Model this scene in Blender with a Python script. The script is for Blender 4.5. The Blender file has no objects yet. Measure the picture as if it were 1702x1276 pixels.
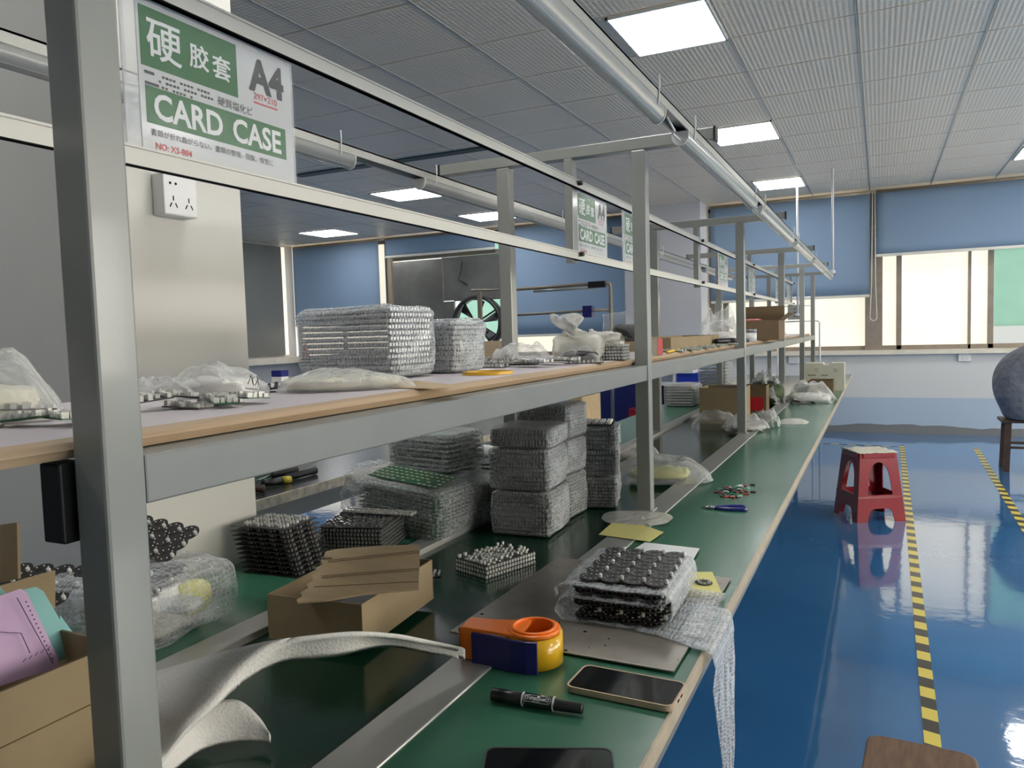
import bpy, math, random
from mathutils import Vector, Matrix, noise
random.seed(7)
SC = bpy.context.scene
COL = SC.collection
PI = math.pi

# ------------------------------------------------------------------ camera
F, YAW, PITCH, ROLL, EYE = 1270.39, -0.4490495, -0.0648525, -0.02916626, 1.25
_f = Vector((math.sin(YAW)*math.cos(PITCH), math.cos(YAW)*math.cos(PITCH), math.sin(PITCH)))
_r0 = Vector((math.cos(YAW), -math.sin(YAW), 0)); _u0 = _r0.cross(_f)
_r = math.cos(ROLL)*_r0 + math.sin(ROLL)*_u0
_u = -math.sin(ROLL)*_r0 + math.cos(ROLL)*_u0
cam = bpy.data.objects.new('camera', bpy.data.cameras.new('camera'))
COL.objects.link(cam)
cam.matrix_world = Matrix(((_r.x, _u.x, -_f.x, 0), (_r.y, _u.y, -_f.y, 0), (_r.z, _u.z, -_f.z, EYE), (0, 0, 0, 1)))
cam.data.sensor_width = 36; cam.data.lens = F*36/1702
cam.data.clip_start = .02; cam.data.clip_end = 200
SC.camera = cam

# ------------------------------------------------------------------ world, exposure, sampling help
SC.view_settings.view_transform = 'Standard'; SC.view_settings.look = 'None'
SC.view_settings.exposure = 0.14; SC.view_settings.gamma = 1; SC.view_settings.use_curve_mapping = False
SC.cycles.use_denoising = True
SC.cycles.max_bounces = 8; SC.cycles.diffuse_bounces = 4; SC.cycles.glossy_bounces = 4
SC.cycles.transparent_max_bounces = 24; SC.cycles.caustics_reflective = False; SC.cycles.caustics_refractive = False
SC.cycles.sample_clamp_indirect = 4
w = bpy.data.worlds.new('world'); SC.world = w; w.use_nodes = True
w.node_tree.nodes['Background'].inputs[0].default_value = (.97, .98, 1, 1)
w.node_tree.nodes['Background'].inputs[1].default_value = 1.1
PANE_FAR = .92      # daylight coming through the frosted panes ahead
PANE_SIDE = 9.6     # frosted panes of the side wall on the right
LAMP = 15.0           # ceiling panels

def ray(x, y):
    return (x-851)/F*_r - (y-638)/F*_u + _f
def pz(x, y, z):
    d = ray(x, y); k = (z-EYE)/d.z; return Vector((d.x*k, d.y*k, z))
def py(x, y, Y):
    d = ray(x, y); k = Y/d.y; return Vector((d.x*k, Y, EYE+d.z*k))
def pxx(x, y, X):
    d = ray(x, y); k = X/d.x; return Vector((X, d.y*k, EYE+d.z*k))

# ------------------------------------------------------------------ materials
MATS = {}
def nm(name):
    m = bpy.data.materials.new(name); m.use_nodes = True; MATS[name] = m
    return m, m.node_tree.nodes, m.node_tree.links, m.node_tree.nodes['Principled BSDF']
def col(c): return (*[((v/255+.055)/1.055)**2.4 if v > 10 else v/255/12.92 for v in c], 1)
def pm(name, c, rough=.5, metal=0, noise_=0, nscale=20, bump=0, bscale=60, coat=0, spec=None, emit=None, trans=0, stretch=None):
    m, N, L, B = nm(name)
    C = col(c); B.inputs['Base Color'].default_value = C
    B.inputs['Roughness'].default_value = rough; B.inputs['Metallic'].default_value = metal
    if coat: B.inputs['Coat Weight'].default_value = coat; B.inputs['Coat Roughness'].default_value = .08
    if spec is not None: B.inputs['Specular IOR Level'].default_value = spec
    if trans: B.inputs['Transmission Weight'].default_value = trans
    if emit: B.inputs['Emission Color'].default_value = C; B.inputs['Emission Strength'].default_value = emit
    if noise_ or bump:
        tc = N.new('ShaderNodeTexCoord'); mp = N.new('ShaderNodeMapping'); L.new(tc.outputs['Object'], mp.inputs[0])
        if stretch: mp.inputs['Scale'].default_value = stretch
        if noise_:
            t = N.new('ShaderNodeTexNoise'); t.inputs['Scale'].default_value = nscale; t.inputs['Detail'].default_value = 6
            L.new(mp.outputs[0], t.inputs[0])
            r = N.new('ShaderNodeMapRange'); L.new(t.outputs[0], r.inputs[0]); r.inputs[1].default_value = .3; r.inputs[2].default_value = .7
            r.inputs[3].default_value = 1-noise_; r.inputs[4].default_value = 1+noise_
            v = N.new('ShaderNodeVectorMath'); v.operation = 'SCALE'; v.inputs[0].default_value = C[:3]; L.new(r.outputs[0], v.inputs['Scale'])
            L.new(v.outputs[0], B.inputs['Base Color'])
        if bump:
            t = N.new('ShaderNodeTexNoise'); t.inputs['Scale'].default_value = bscale; t.inputs['Detail'].default_value = 4
            L.new(mp.outputs[0], t.inputs[0])
            b = N.new('ShaderNodeBump'); b.inputs['Strength'].default_value = bump; b.inputs['Distance'].default_value = .01
            L.new(t.outputs[0], b.inputs['Height']); L.new(b.outputs[0], B.inputs['Normal'])
    return m
def film(name, c, cover=.35, rough=.15, bumps=None, wr=0, edge=.4):
    """clear plastic: partly see-through, shiny, wrinkled or bubbled"""
    m, N, L, B = nm(name)
    B.inputs['Base Color'].default_value = col(c); B.inputs['Roughness'].default_value = rough
    tr = N.new('ShaderNodeBsdfTransparent'); mx = N.new('ShaderNodeMixShader'); out = N['Material Output']
    tc = N.new('ShaderNodeTexCoord'); lw = N.new('ShaderNodeLayerWeight'); lw.inputs[0].default_value = .35
    r = N.new('ShaderNodeMapRange'); r.inputs[3].default_value = cover; r.inputs[4].default_value = min(1, cover+edge)
    L.new(lw.outputs['Facing'], r.inputs[0])
    fac = r.outputs[0]
    bp = N.new('ShaderNodeBump'); bp.inputs['Distance'].default_value = .004
    if bumps:
        v = N.new('ShaderNodeTexVoronoi'); v.inputs['Scale'].default_value = bumps; v.inputs['Randomness'].default_value = .35
        L.new(tc.outputs['Object'], v.inputs[0])
        mr = N.new('ShaderNodeMapRange'); L.new(v.outputs['Distance'], mr.inputs[0]); mr.inputs[1].default_value = .2; mr.inputs[2].default_value = .6
        mr.inputs[3].default_value = 1; mr.inputs[4].default_value = 0
        bp.inputs['Strength'].default_value = .8; L.new(mr.outputs[0], bp.inputs['Height'])
        a = N.new('ShaderNodeMath'); a.operation = 'MULTIPLY_ADD'; L.new(mr.outputs[0], a.inputs[0]); a.inputs[1].default_value = -.22; L.new(fac, a.inputs[2])
        a.use_clamp = True; fac = a.outputs[0]
    else:
        n = N.new('ShaderNodeTexNoise'); n.inputs['Scale'].default_value = wr or 30; n.inputs['Detail'].default_value = 5; n.inputs['Distortion'].default_value = 1.5
        L.new(tc.outputs['Object'], n.inputs[0])
        bp.inputs['Strength'].default_value = .9; bp.inputs['Distance'].default_value = .012; L.new(n.outputs[0], bp.inputs['Height'])
    L.new(bp.outputs[0], B.inputs['Normal'])
    L.new(fac, mx.inputs[0]); L.new(tr.outputs[0], mx.inputs[1]); L.new(B.outputs[0], mx.inputs[2]); L.new(mx.outputs[0], out.inputs[0])
    return m

pm('post_paint', (142, 144, 139), .28, 0, .04, 6, coat=.3)
pm('beam_paint', (128, 131, 129), .35, .1, .05, 8)
pm('alu', (196, 196, 192), .38, .55, .08, 14, stretch=(1, .05, 1))
pm('alu_white', (214, 211, 202), .4, .0, .03, 5)
pm('rail_alu', (190, 190, 184), .3, .5, .05, 9)
pm('tube_cover', (158, 160, 157), .25, .1, .03, 7, coat=.4)
pm('lamp_white', (225, 226, 222), .35)
pm('dark_rubber', (22, 23, 25), .5)
pm('black', (18, 18, 20), .35)
pm('gloss_black', (10, 11, 14), .08, coat=.6)
pm('green_top', (58, 110, 86), .22, 0, .10, 4, bump=.03, bscale=25, spec=.8)
pm('belt', (24, 60, 44), .17, 0, .22, 3, bump=.02, bscale=60)
pm('edge_band', (186, 172, 146), .45, 0, .12, 30)
pm('wood_edge', (176, 152, 124), .45, 0, .16, 18, stretch=(1, .15, 6))
pm('shelf_white', (212, 203, 208), .4, 0, .03, 10)
pm('wall_paint', (205, 203, 196), .55, 0, .03, 2.5)
pm('wall_grey', (186, 187, 190), .5, 0, .03, 2.5)
pm('column_paint', (196, 198, 203), .45, 0, .03, 2)
pm('sill', (222, 216, 200), .35, 0, .08, 9)
pm('frame_alu', (158, 146, 134), .4, .35, .1, 12)
pm('grey_panel', (112, 115, 113), .45, 0, .04, 2)
pm('socket', (230, 230, 228), .35)
pm('slot', (14, 13, 13), .8, spec=.1)
pm('cardboard', (146, 128, 98), .75, 0, .08, 9, bump=.08, bscale=40, stretch=(1, 1, 1))
pm('cardboard_light', (190, 168, 134), .75, 0, .10, 7, bump=.25, bscale=90, stretch=(.3, 6, 6))
pm('cardboard_dark', (112, 92, 66), .8, 0, .08, 9)
pm('carton_white', (196, 192, 172), .6, 0, .06, 12)
pm('red_print', (190, 34, 42), .45, 0, .1, 20)
pm('foam', (232, 230, 225), .85, 0, .03, 60, bump=.25, bscale=240)
pm('paper_white', (228, 230, 232), .7)
pm('paper_yellow', (226, 218, 140), .7, 0, .03, 8)
pm('paper_purple', (196, 164, 200), .6, 0, .06, 14)
pm('paper_teal', (128, 184, 182), .6, 0, .08, 14)
pm('ink', (70, 52, 92), .6)
pm('plate_steel', (148, 143, 134), .36, .45, .1, 25, bump=.03, bscale=70)
pm('orange', (255, 132, 40), .3, coat=.2)
pm('navy', (28, 26, 98), .35, coat=.2)
pm('tape_yellow', (226, 176, 24), .2, coat=.4)
pm('case_beige', (196, 172, 146), .55)
pm('white_ink', (226, 228, 228), .45)
pm('pcb', (34, 32, 32), .45, .1, .3, 90)
pm('pcb_grey', (92, 84, 84), .45, .1, .3, 60)
pm('pcb_green', (34, 84, 52), .35, 0, .2, 60)
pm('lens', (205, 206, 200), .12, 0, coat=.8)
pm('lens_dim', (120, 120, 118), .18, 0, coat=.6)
pm('solder', (214, 214, 190), .3, .3)
pm('blue_grip', (26, 34, 116), .3, coat=.3)
pm('steel', (150, 150, 150), .25, .9)
pm('stool_red', (146, 12, 28), .3, 0, .05, 8, coat=.3)
pm('stool_wood', (112, 86, 66), .6, 0, .25, 14, stretch=(8, 1, 1), bump=.1)
pm('dark_wood', (70, 52, 42), .5, 0, .25, 14)
pm('shirt', (116, 120, 130), .85, 0, .08, 20, bump=.6, bscale=9)
for _n in MATS['shirt'].node_tree.nodes:
    if _n.type == 'BUMP': _n.inputs['Distance'].default_value = .05; _n.inputs['Strength'].default_value = .9
pm('trousers', (26, 27, 32), .85)
pm('skin', (196, 152, 124), .55)
pm('hair', (24, 20, 20), .5)
pm('shoe', (108, 104, 110), .7)
pm('shoe_sole', (205, 205, 205), .6)
pm('card_green', (12, 100, 42), .3)
pm('card_paper', (205, 207, 208), .3, coat=.5)
pm('card_ink', (42, 44, 46), .4)
pm('card_red', (212, 62, 62), .4)
pm('bench_black', (54, 56, 54), .22, 0, .3, 5)
pm('bench_edge', (186, 178, 160), .6, 0, .35, 30)
pm('cabinet_blue', (32, 62, 178), .4)
pm('cabinet_navy', (22, 30, 92), .45)
pm('light_blue', (150, 186, 226), .5)
pm('tin_sheet', (150, 150, 146), .3, .7, .15, 4, bump=.5, bscale=5)
pm('fan_dark', (52, 54, 56), .5, .2)
pm('conduit', (150, 138, 120), .5, .2)
pm('pipe_white', (225, 228, 230), .4)
pm('building_green', (168, 216, 192), .7, 0, .05, 3)
pm('building_white', (232, 230, 226), .7)
pm('clear_yellow', (206, 188, 40), .15, coat=.5)
pm('green_box', (54, 160, 116), .5)
pm('pale_fill', (212, 208, 190), .5, 0, .12, 60)
pm('white_fill', (222, 220, 214), .5, 0, .08, 40)
pm('dark_fill', (44, 42, 42), .4, 0, .4, 120)
pm('yellow_foam', (206, 204, 120), .6, 0, .1, 30)
pm('teal_vent', (48, 74, 78), .5)
pm('orange_red', (214, 60, 40), .5)
pm('green_fill', (58, 74, 44), .6, 0, .3, 60)
film('bubble_wrap', (226, 230, 232), .27, .12, bumps=110)
film('bubble_wrap_fine', (226, 232, 238), .38, .12, bumps=150)
film('bubble_wrap_clear', (226, 230, 232), .18, .12, bumps=110, edge=.5)
film('bag', (226, 228, 226), .16, .12, wr=22, edge=.6)
film('bag_milky', (226, 224, 214), .5, .2, wr=16, edge=.4)
film('sleeve_front', (235, 236, 236), .03, .1, wr=4, edge=.12)
film('sleeve', (230, 232, 234), .3, .1, wr=4, edge=.2)

def blind_mat(name, c):
    m, N, L, B = nm(name)
    B.inputs['Base Color'].default_value = col(c); B.inputs['Roughness'].default_value = .8
    t = N.new('ShaderNodeBsdfTranslucent'); t.inputs[0].default_value = col(c)
    mx = N.new('ShaderNodeMixShader'); mx.inputs[0].default_value = .5
    L.new(B.outputs[0], mx.inputs[1]); L.new(t.outputs[0], mx.inputs[2]); L.new(mx.outputs[0], N['Material Output'].inputs[0])
blind_mat('blind_blue', (158, 180, 204))
def pane_mat(name, c, s, sc=1.2):
    m, N, L, B = nm(name)
    B.inputs['Base Color'].default_value = (.5, .5, .48, 1); B.inputs['Roughness'].default_value = .25
    tc = N.new('ShaderNodeTexCoord'); n = N.new('ShaderNodeTexNoise'); n.inputs['Scale'].default_value = sc; n.inputs['Detail'].default_value = 5
    L.new(tc.outputs['Object'], n.inputs[0])
    r = N.new('ShaderNodeMapRange'); L.new(n.outputs[0], r.inputs[0]); r.inputs[1].default_value = .3; r.inputs[2].default_value = .7
    r.inputs[3].default_value = s*.82; r.inputs[4].default_value = s*1.12
    B.inputs['Emission Color'].default_value = col(c); L.new(r.outputs[0], B.inputs['Emission Strength'])
pane_mat('frosted_far', (250, 240, 216), PANE_FAR)
pane_mat('frosted_side', (255, 250, 238), PANE_SIDE)
def glass_mat():
    m, N, L, B = nm('clear_glass')
    tr = N.new('ShaderNodeBsdfTransparent'); tr.inputs[0].default_value = (.95, .97, .96, 1)
    gl = N.new('ShaderNodeBsdfGlossy'); gl.inputs['Roughness'].default_value = .03
    mx = N.new('ShaderNodeMixShader'); mx.inputs[0].default_value = .06
    L.new(tr.outputs[0], mx.inputs[1]); L.new(gl.outputs[0], mx.inputs[2]); L.new(mx.outputs[0], N['Material Output'].inputs[0])
glass_mat()
def lamp_mat():
    m, N, L, B = nm('panel_light')
    B.inputs['Emission Color'].default_value = (1, .99, .97, 1); B.inputs['Emission Strength'].default_value = LAMP
lamp_mat()
def floor_mat():
    m, N, L, B = nm('epoxy_floor')
    tc = N.new('ShaderNodeTexCoord'); n = N.new('ShaderNodeTexNoise'); n.inputs['Scale'].default_value = .9; n.inputs['Detail'].default_value = 8
    L.new(tc.outputs['Object'], n.inputs[0])
    r = N.new('ShaderNodeValToRGB'); L.new(n.outputs[0], r.inputs[0])
    r.color_ramp.elements[0].position = .3; r.color_ramp.elements[0].color = col((48, 104, 160)); r.color_ramp.elements[1].position = .7; r.color_ramp.elements[1].color = col((60, 122, 178))
    L.new(r.outputs[0], B.inputs['Base Color'])
    B.inputs['Roughness'].default_value = .07
    B.inputs['Coat Weight'].default_value = .6; B.inputs['Coat Roughness'].default_value = .05; B.inputs['Coat IOR'].default_value = 1.55
    n2 = N.new('ShaderNodeTexNoise'); n2.inputs['Scale'].default_value = 14; n2.inputs['Detail'].default_value = 3; L.new(tc.outputs['Object'], n2.inputs[0])
    b = N.new('ShaderNodeBump'); b.inputs['Strength'].default_value = .06; b.inputs['Distance'].default_value = .01
    L.new(n2.outputs[0], b.inputs['Height']); L.new(b.outputs[0], B.inputs['Normal']); L.new(b.outputs[0], B.inputs['Coat Normal'])
floor_mat()
def ceil_mat():
    m, N, L, B = nm('ceiling_tile')
    B.inputs['Base Color'].default_value = col((255, 237, 214)); B.inputs['Roughness'].default_value = .4; B.inputs['Metallic'].default_value = .0
    tc = N.new('ShaderNodeTexCoord'); sp = N.new('ShaderNodeSeparateXYZ'); L.new(tc.outputs['Object'], sp.inputs[0])
    hs = []
    for sgn in (1, -1):
        a = N.new('ShaderNodeMath'); a.operation = 'MULTIPLY_ADD'; L.new(sp.outputs[0], a.inputs[0]); a.inputs[1].default_value = sgn; L.new(sp.outputs[1], a.inputs[2])
        k = N.new('ShaderNodeMath'); k.operation = 'MULTIPLY'; L.new(a.outputs[0], k.inputs[0]); k.inputs[1].default_value = 2*PI/.05
        s = N.new('ShaderNodeMath'); s.operation = 'SINE'; L.new(k.outputs[0], s.inputs[0]); hs.append(s)
    p = N.new('ShaderNodeMath'); p.operation = 'MULTIPLY'; L.new(hs[0].outputs[0], p.inputs[0]); L.new(hs[1].outputs[0], p.inputs[1])
    b = N.new('ShaderNodeBump'); b.inputs['Strength'].default_value = .3; b.inputs['Distance'].default_value = .003
    L.new(p.outputs[0], b.inputs['Height']); L.new(b.outputs[0], B.inputs['Normal'])
ceil_mat()
def stripes_mat():
    m, N, L, B = nm('hazard_tape')
    tc = N.new('ShaderNodeTexCoord'); sp = N.new('ShaderNodeSeparateXYZ'); L.new(tc.outputs['Object'], sp.inputs[0])
    a = N.new('ShaderNodeMath'); a.operation = 'MULTIPLY_ADD'; L.new(sp.outputs[0], a.inputs[0]); a.inputs[1].default_value = .3; L.new(sp.outputs[1], a.inputs[2])
    k = N.new('ShaderNodeMath'); k.operation = 'MULTIPLY'; L.new(a.outputs[0], k.inputs[0]); k.inputs[1].default_value = 1/.16
    f = N.new('ShaderNodeMath'); f.operation = 'FRACT'; L.new(k.outputs[0], f.inputs[0])
    g = N.new('ShaderNodeMath'); g.operation = 'GREATER_THAN'; L.new(f.outputs[0], g.inputs[0]); g.inputs[1].default_value = .5
    x = N.new('ShaderNodeMix'); x.data_type = 'RGBA'; L.new(g.outputs[0], x.inputs[0])
    x.inputs[6].default_value = col((62, 58, 48)); x.inputs[7].default_value = col((226, 208, 92)); L.new(x.outputs[2], B.inputs['Base Color'])
    B.inputs['Roughness'].default_value = .3
stripes_mat()
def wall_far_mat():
    """white paint above, faintly bluer lower down, grey wavy paint band at the floor"""
    m, N, L, B = nm('wall_banded')
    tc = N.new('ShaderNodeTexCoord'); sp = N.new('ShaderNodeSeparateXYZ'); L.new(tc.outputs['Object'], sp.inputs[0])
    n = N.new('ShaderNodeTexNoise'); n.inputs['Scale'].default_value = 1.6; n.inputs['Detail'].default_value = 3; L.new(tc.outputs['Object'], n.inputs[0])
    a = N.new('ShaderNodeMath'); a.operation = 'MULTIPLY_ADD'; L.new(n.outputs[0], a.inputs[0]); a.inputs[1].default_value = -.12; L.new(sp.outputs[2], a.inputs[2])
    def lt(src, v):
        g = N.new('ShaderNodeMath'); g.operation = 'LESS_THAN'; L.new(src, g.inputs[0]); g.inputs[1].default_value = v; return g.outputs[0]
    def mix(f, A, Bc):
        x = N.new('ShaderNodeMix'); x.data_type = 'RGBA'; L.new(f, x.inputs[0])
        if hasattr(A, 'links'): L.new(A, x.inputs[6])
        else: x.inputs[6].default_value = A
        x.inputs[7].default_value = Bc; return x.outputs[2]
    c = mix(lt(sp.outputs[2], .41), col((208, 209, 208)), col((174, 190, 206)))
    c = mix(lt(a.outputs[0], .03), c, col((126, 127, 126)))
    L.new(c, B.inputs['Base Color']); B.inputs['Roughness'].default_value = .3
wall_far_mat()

# ------------------------------------------------------------------ mesh building
class MB:
    def __init__(s): s.v = []; s.f = []; s.m = []; s.cur = 0
    def add(s, vs, fs):
        o = len(s.v); s.v += [tuple(v) for v in vs]; s.f += [tuple(i+o for i in f) for f in fs]; s.m += [s.cur]*len(fs)
    def box(s, x0, x1, y0, y1, z0, z1, M=None):
        vs = [Vector((x, y, z)) for z in (z0, z1) for y in (y0, y1) for x in (x0, x1)]
        if M: vs = [M @ v for v in vs]
        s.add(vs, [(0, 2, 3, 1), (4, 5, 7, 6), (0, 1, 5, 4), (2, 6, 7, 3), (0, 4, 6, 2), (1, 3, 7, 5)]); return s
    def bar(s, a, b, w, h):
        a = Vector(a); b = Vector(b); d = (b-a).normalized(); up = Vector((0, 0, 1)) if abs(d.z) < .9 else Vector((0, 1, 0))
        x = d.cross(up).normalized(); y = x.cross(d)
        vs = [p + x*sx*w/2 + y*sy*h/2 for p in (a, b) for sy in (-1, 1) for sx in (-1, 1)]
        s.add(vs, [(0, 1, 3, 2), (4, 6, 7, 5), (0, 4, 5, 1), (2, 3, 7, 6), (0, 2, 6, 4), (1, 5, 7, 3)]); return s
    def cyl(s, a, b, r0, r1=None, n=16, caps=True):
        return s.tube([a, b], [r0, r0 if r1 is None else r1], n, caps)
    def tube(s, pts, rs, n=10, caps=True):
        pts = [Vector(p) for p in pts]
        if not hasattr(rs, '__len__'): rs = [rs]*len(pts)
        vs = []; ref = None
        for i, p in enumerate(pts):
            d = (pts[min(i+1, len(pts)-1)]-pts[max(i-1, 0)]).normalized()
            if ref is None: ref = Vector((0, 0, 1)) if abs(d.z) < .9 else Vector((1, 0, 0))
            x = d.cross(ref)
            if x.length < 1e-4: x = d.orthogonal()
            x.normalize(); y = x.cross(d).normalized(); ref = y
            vs += [p + (x*math.cos(2*PI*k/n)+y*math.sin(2*PI*k/n))*rs[i] for k in range(n)]
        fs = [(i*n+k, i*n+(k+1) % n, (i+1)*n+(k+1) % n, (i+1)*n+k) for i in range(len(pts)-1) for k in range(n)]
        if caps: fs += [tuple(range(n-1, -1, -1)), tuple(range((len(pts)-1)*n, len(pts)*n))]
        s.add(vs, fs); return s
    def prism(s, poly, z0, z1, M=None):
        n = len(poly); vs = [Vector((p[0], p[1], z)) for z in (z0, z1) for p in poly]
        if M: vs = [M @ v for v in vs]
        s.add(vs, [tuple(range(n-1, -1, -1)), tuple(range(n, 2*n))]+[(i, (i+1) % n, n+(i+1) % n, n+i) for i in range(n)]); return s
    def slab(s, pts, t):
        """a sheet through 3D points, t thick downwards"""
        n = len(pts); pts = [Vector(p) for p in pts]; vs = [p-Vector((0, 0, t)) for p in pts]+pts
        s.add(vs, [tuple(range(n-1, -1, -1)), tuple(range(n, 2*n))]+[(i, (i+1) % n, n+(i+1) % n, n+i) for i in range(n)]); return s
    def ring(s, c, ro, ri, z0, z1, n=32):
        vs = []
        for r, z in ((ro, z0), (ro, z1), (ri, z1), (ri, z0)):
            vs += [(c[0]+r*math.cos(2*PI*k/n), c[1]+r*math.sin(2*PI*k/n), z) for k in range(n)]
        s.add(vs, [(j*n+k, j*n+(k+1) % n, ((j+1) % 4)*n+(k+1) % n, ((j+1) % 4)*n+k) for j in range(4) for k in range(n)]); return s
    def grid(s, P, thick=0, nrm=(0, 0, -1)):
        nu, nv = len(P), len(P[0]); vs = [Vector(p) for r in P for p in r]
        fs = [(i*nv+j, (i+1)*nv+j, (i+1)*nv+j+1, i*nv+j+1) for i in range(nu-1) for j in range(nv-1)]
        if thick:
            o = len(vs); vs2 = [v+Vector(nrm)*thick for v in vs]
            fs2 = [tuple(o+k for k in f[::-1]) for f in fs]
            rim = [i*nv for i in range(nu)]+[(nu-1)*nv+j for j in range(1, nv)]+[i*nv+nv-1 for i in range(nu-2, -1, -1)]+[j for j in range(nv-2, 0, -1)]
            fs3 = [(rim[k], o+rim[k], o+rim[(k+1) % len(rim)], rim[(k+1) % len(rim)]) for k in range(len(rim))]
            vs += vs2; fs += fs2+fs3
        s.add(vs, fs); return s
    def mesh(s, name, mats, smooth=False):
        me = bpy.data.meshes.new(name); me.from_pydata(s.v, [], s.f)
        for k in (mats if isinstance(mats, (list, tuple)) else [mats]): me.materials.append(MATS[k])
        me.polygons.foreach_set('material_index', s.m)
        if smooth: me.polygons.foreach_set('use_smooth', [True]*len(me.polygons))
        me.update(); return me
    def build(s, name, mats, parent=None, smooth=False, loc=None, rot=None, bevel=0):
        o = bpy.data.objects.new(name, s.mesh(name, mats, smooth)); COL.objects.link(o)
        if parent: o.parent = parent
        if loc: o.location = loc
        if rot: o.rotation_euler = rot
        if bevel:
            b = o.modifiers.new('b', 'BEVEL'); b.width = bevel; b.segments = 2; b.limit_method = 'ANGLE'
        return o
def tag(o, label=None, cat=None, group=None, kind=None):
    if label: o['label'] = label
    if cat: o['category'] = cat
    if group: o['group'] = group
    if kind: o['kind'] = kind
    return o
def thing(name, label, cat, loc=(0, 0, 0), rot=(0, 0, 0), group=None):
    o = bpy.data.objects.new(name, None); COL.objects.link(o); o.location = loc; o.rotation_euler = rot
    o.empty_display_size = .05
    return tag(o, label, cat, group)
def put(mesh, name, parent=None, loc=(0, 0, 0), rot=(0, 0, 0)):
    o = bpy.data.objects.new(name, mesh); COL.objects.link(o); o.parent = parent; o.location = loc; o.rotation_euler = rot; return o
def dup(root, loc=None, rot=None, label=None, group=None):
    r = root.copy(); COL.objects.link(r)
    if loc is not None: r.location = loc
    if rot is not None: r.rotation_euler = rot
    if label: r['label'] = label
    if group: r['group'] = group
    for ch in root.children:
        c = ch.copy(); COL.objects.link(c); c.parent = r
        for g in ch.children:
            d = g.copy(); COL.objects.link(d); d.parent = c
    return r
def struct(mb, name, mats, **k): return tag(mb.build(name, mats, **k), kind='structure')
def B(*a): return MB().box(*a)
def text_verts(s, size, bold=0.0):
    cu = bpy.data.curves.new('t', 'FONT'); cu.body = s; cu.size = size; cu.offset = bold; cu.resolution_u = 3; cu.align_x = 'LEFT'
    ob = bpy.data.objects.new('t', cu); COL.objects.link(ob)
    dg = bpy.context.evaluated_depsgraph_get(); me = bpy.data.meshes.new_from_object(ob.evaluated_get(dg))
    vs = [v.co.copy() for v in me.vertices]; fs = [tuple(p.vertices) for p in me.polygons]
    bpy.data.objects.remove(ob); bpy.data.meshes.remove(me); bpy.data.curves.remove(cu)
    return vs, fs
def nz(v, s, seed=0): return noise.noise(Vector(v)*s+Vector((seed*7.3, seed*3.1, seed*5.7)))

# ================================================================== SETTING
XL, XR, YB, YF, H = -8.5, 6.0, -4.0, 9.65, 2.75
struct(B(XL-.2, XR+.2, YB-.2, YF+.3, -.1, 0), 'floor', 'epoxy_floor')
# ceiling: pressed tiles with thin seams
cm = MB(); TX, TY = .6, .5845
xs = [-.1+TX*k for k in range(-15, 12)]; ys = [4.185+TY*k for k in range(-15, 11)]
cm.cur = 1; cm.box(XL-.2, XR+.2, YB-.2, YF+.3, H+.03, H+.1); cm.cur = 0
for x in xs:
    for y in ys:
        if x+TX < XL-.3 or y > YF: continue
        g = .0055
        cm.box(x+g, x+TX-g, y+g, y+TY-g, H, H+.02)
struct(cm, 'ceiling', ['ceiling_tile', 'slot'])
gm = MB()
for x in xs: gm.box(x-.006, x-.001, YB, YF, H-.003, H+.02); gm.box(x+.001, x+.006, YB, YF, H-.003, H+.02)
struct(gm, 'trim_1', 'rail_alu')
struct(B(XL-.2, XL, YB, YF, 0, H), 'wall_left', 'wall_grey')
struct(B(XL, XR, YB-.2, YB, 0, H), 'wall_back', 'wall_paint')
rw = MB(); rw.box(XR, XR+.2, YB, YF, 0, .9); rw.box(XR, XR+.2, YB, YF, 2.6, H)
rw.box(XR, XR+.2, YB, -.8, .9, 2.6)
for y in (-.8, 2.4, 5.6, 8.8): rw.box(XR, XR+.2, y, y+.5, .9, 2.6)
struct(rw, 'wall_right', 'wall_paint')
for k, y in enumerate((-.3, 2.9, 6.1)):
    e = tag(thing('window_%d' % (7+k), None, None), kind='structure')
    B(XR+.08, XR+.1, y, y+2.7, .9, 2.6).build('pane', 'frosted_side', e)
    m = MB()
    for yy in (y, y+.9, y+1.8, y+2.66): m.box(XR+.03, XR+.07, yy, yy+.04, .9, 2.6)
    m.box(XR+.03, XR+.07, y, y+2.7, .9, .94); m.box(XR+.03, XR+.07, y, y+2.7, 2.56, 2.6)
    m.build('frame', 'frame_alu', e)
# wall ahead
SILL = .95
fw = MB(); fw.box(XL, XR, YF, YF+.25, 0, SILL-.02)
struct(fw, 'wall_front', 'wall_banded')
struct(B(XL, XR, YF-.06, YF+.25, SILL-.05, SILL), 'trim_2', 'sill')
struct(B(XL, XR, YF+.02, YF+.25, 2.72, H), 'trim_3', 'sill')
struct(MB().box(-2.83, -1.9, 9.16, YF, 0, H), 'wall_column', 'column_paint')
def window(n, x0, x1, mull, panes, z1=2.72):
    e = tag(thing('window_%d' % n, None, None), kind='structure')
    m = MB(); m.box(x0, x1, YF+.06, YF+.14, SILL, SILL+.05); m.box(x0, x1, YF+.06, YF+.14, z1-.05, z1)
    for a, b in mull: m.box(a, b, YF+.06, YF+.15, SILL, z1)
    m.build('frame', 'frame_alu', e, bevel=.003)
    for a, b, mt in panes: B(a, b, YF+.1, YF+.11, SILL+.05, z1-.05).build('pane', mt, e)
    return e
window(1, -8.5, -6.7, [(-8.5, -8.44), (-7.6, -7.55), (-6.76, -6.7)], [(-8.44, -7.6, 'frosted_far'), (-7.55, -6.76, 'frosted_far')])
window(2, -6.7, -4.75, [(-6.7, -6.64), (-4.8, -4.75)], [(-6.64, -6.5, 'frosted_far')])
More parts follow.
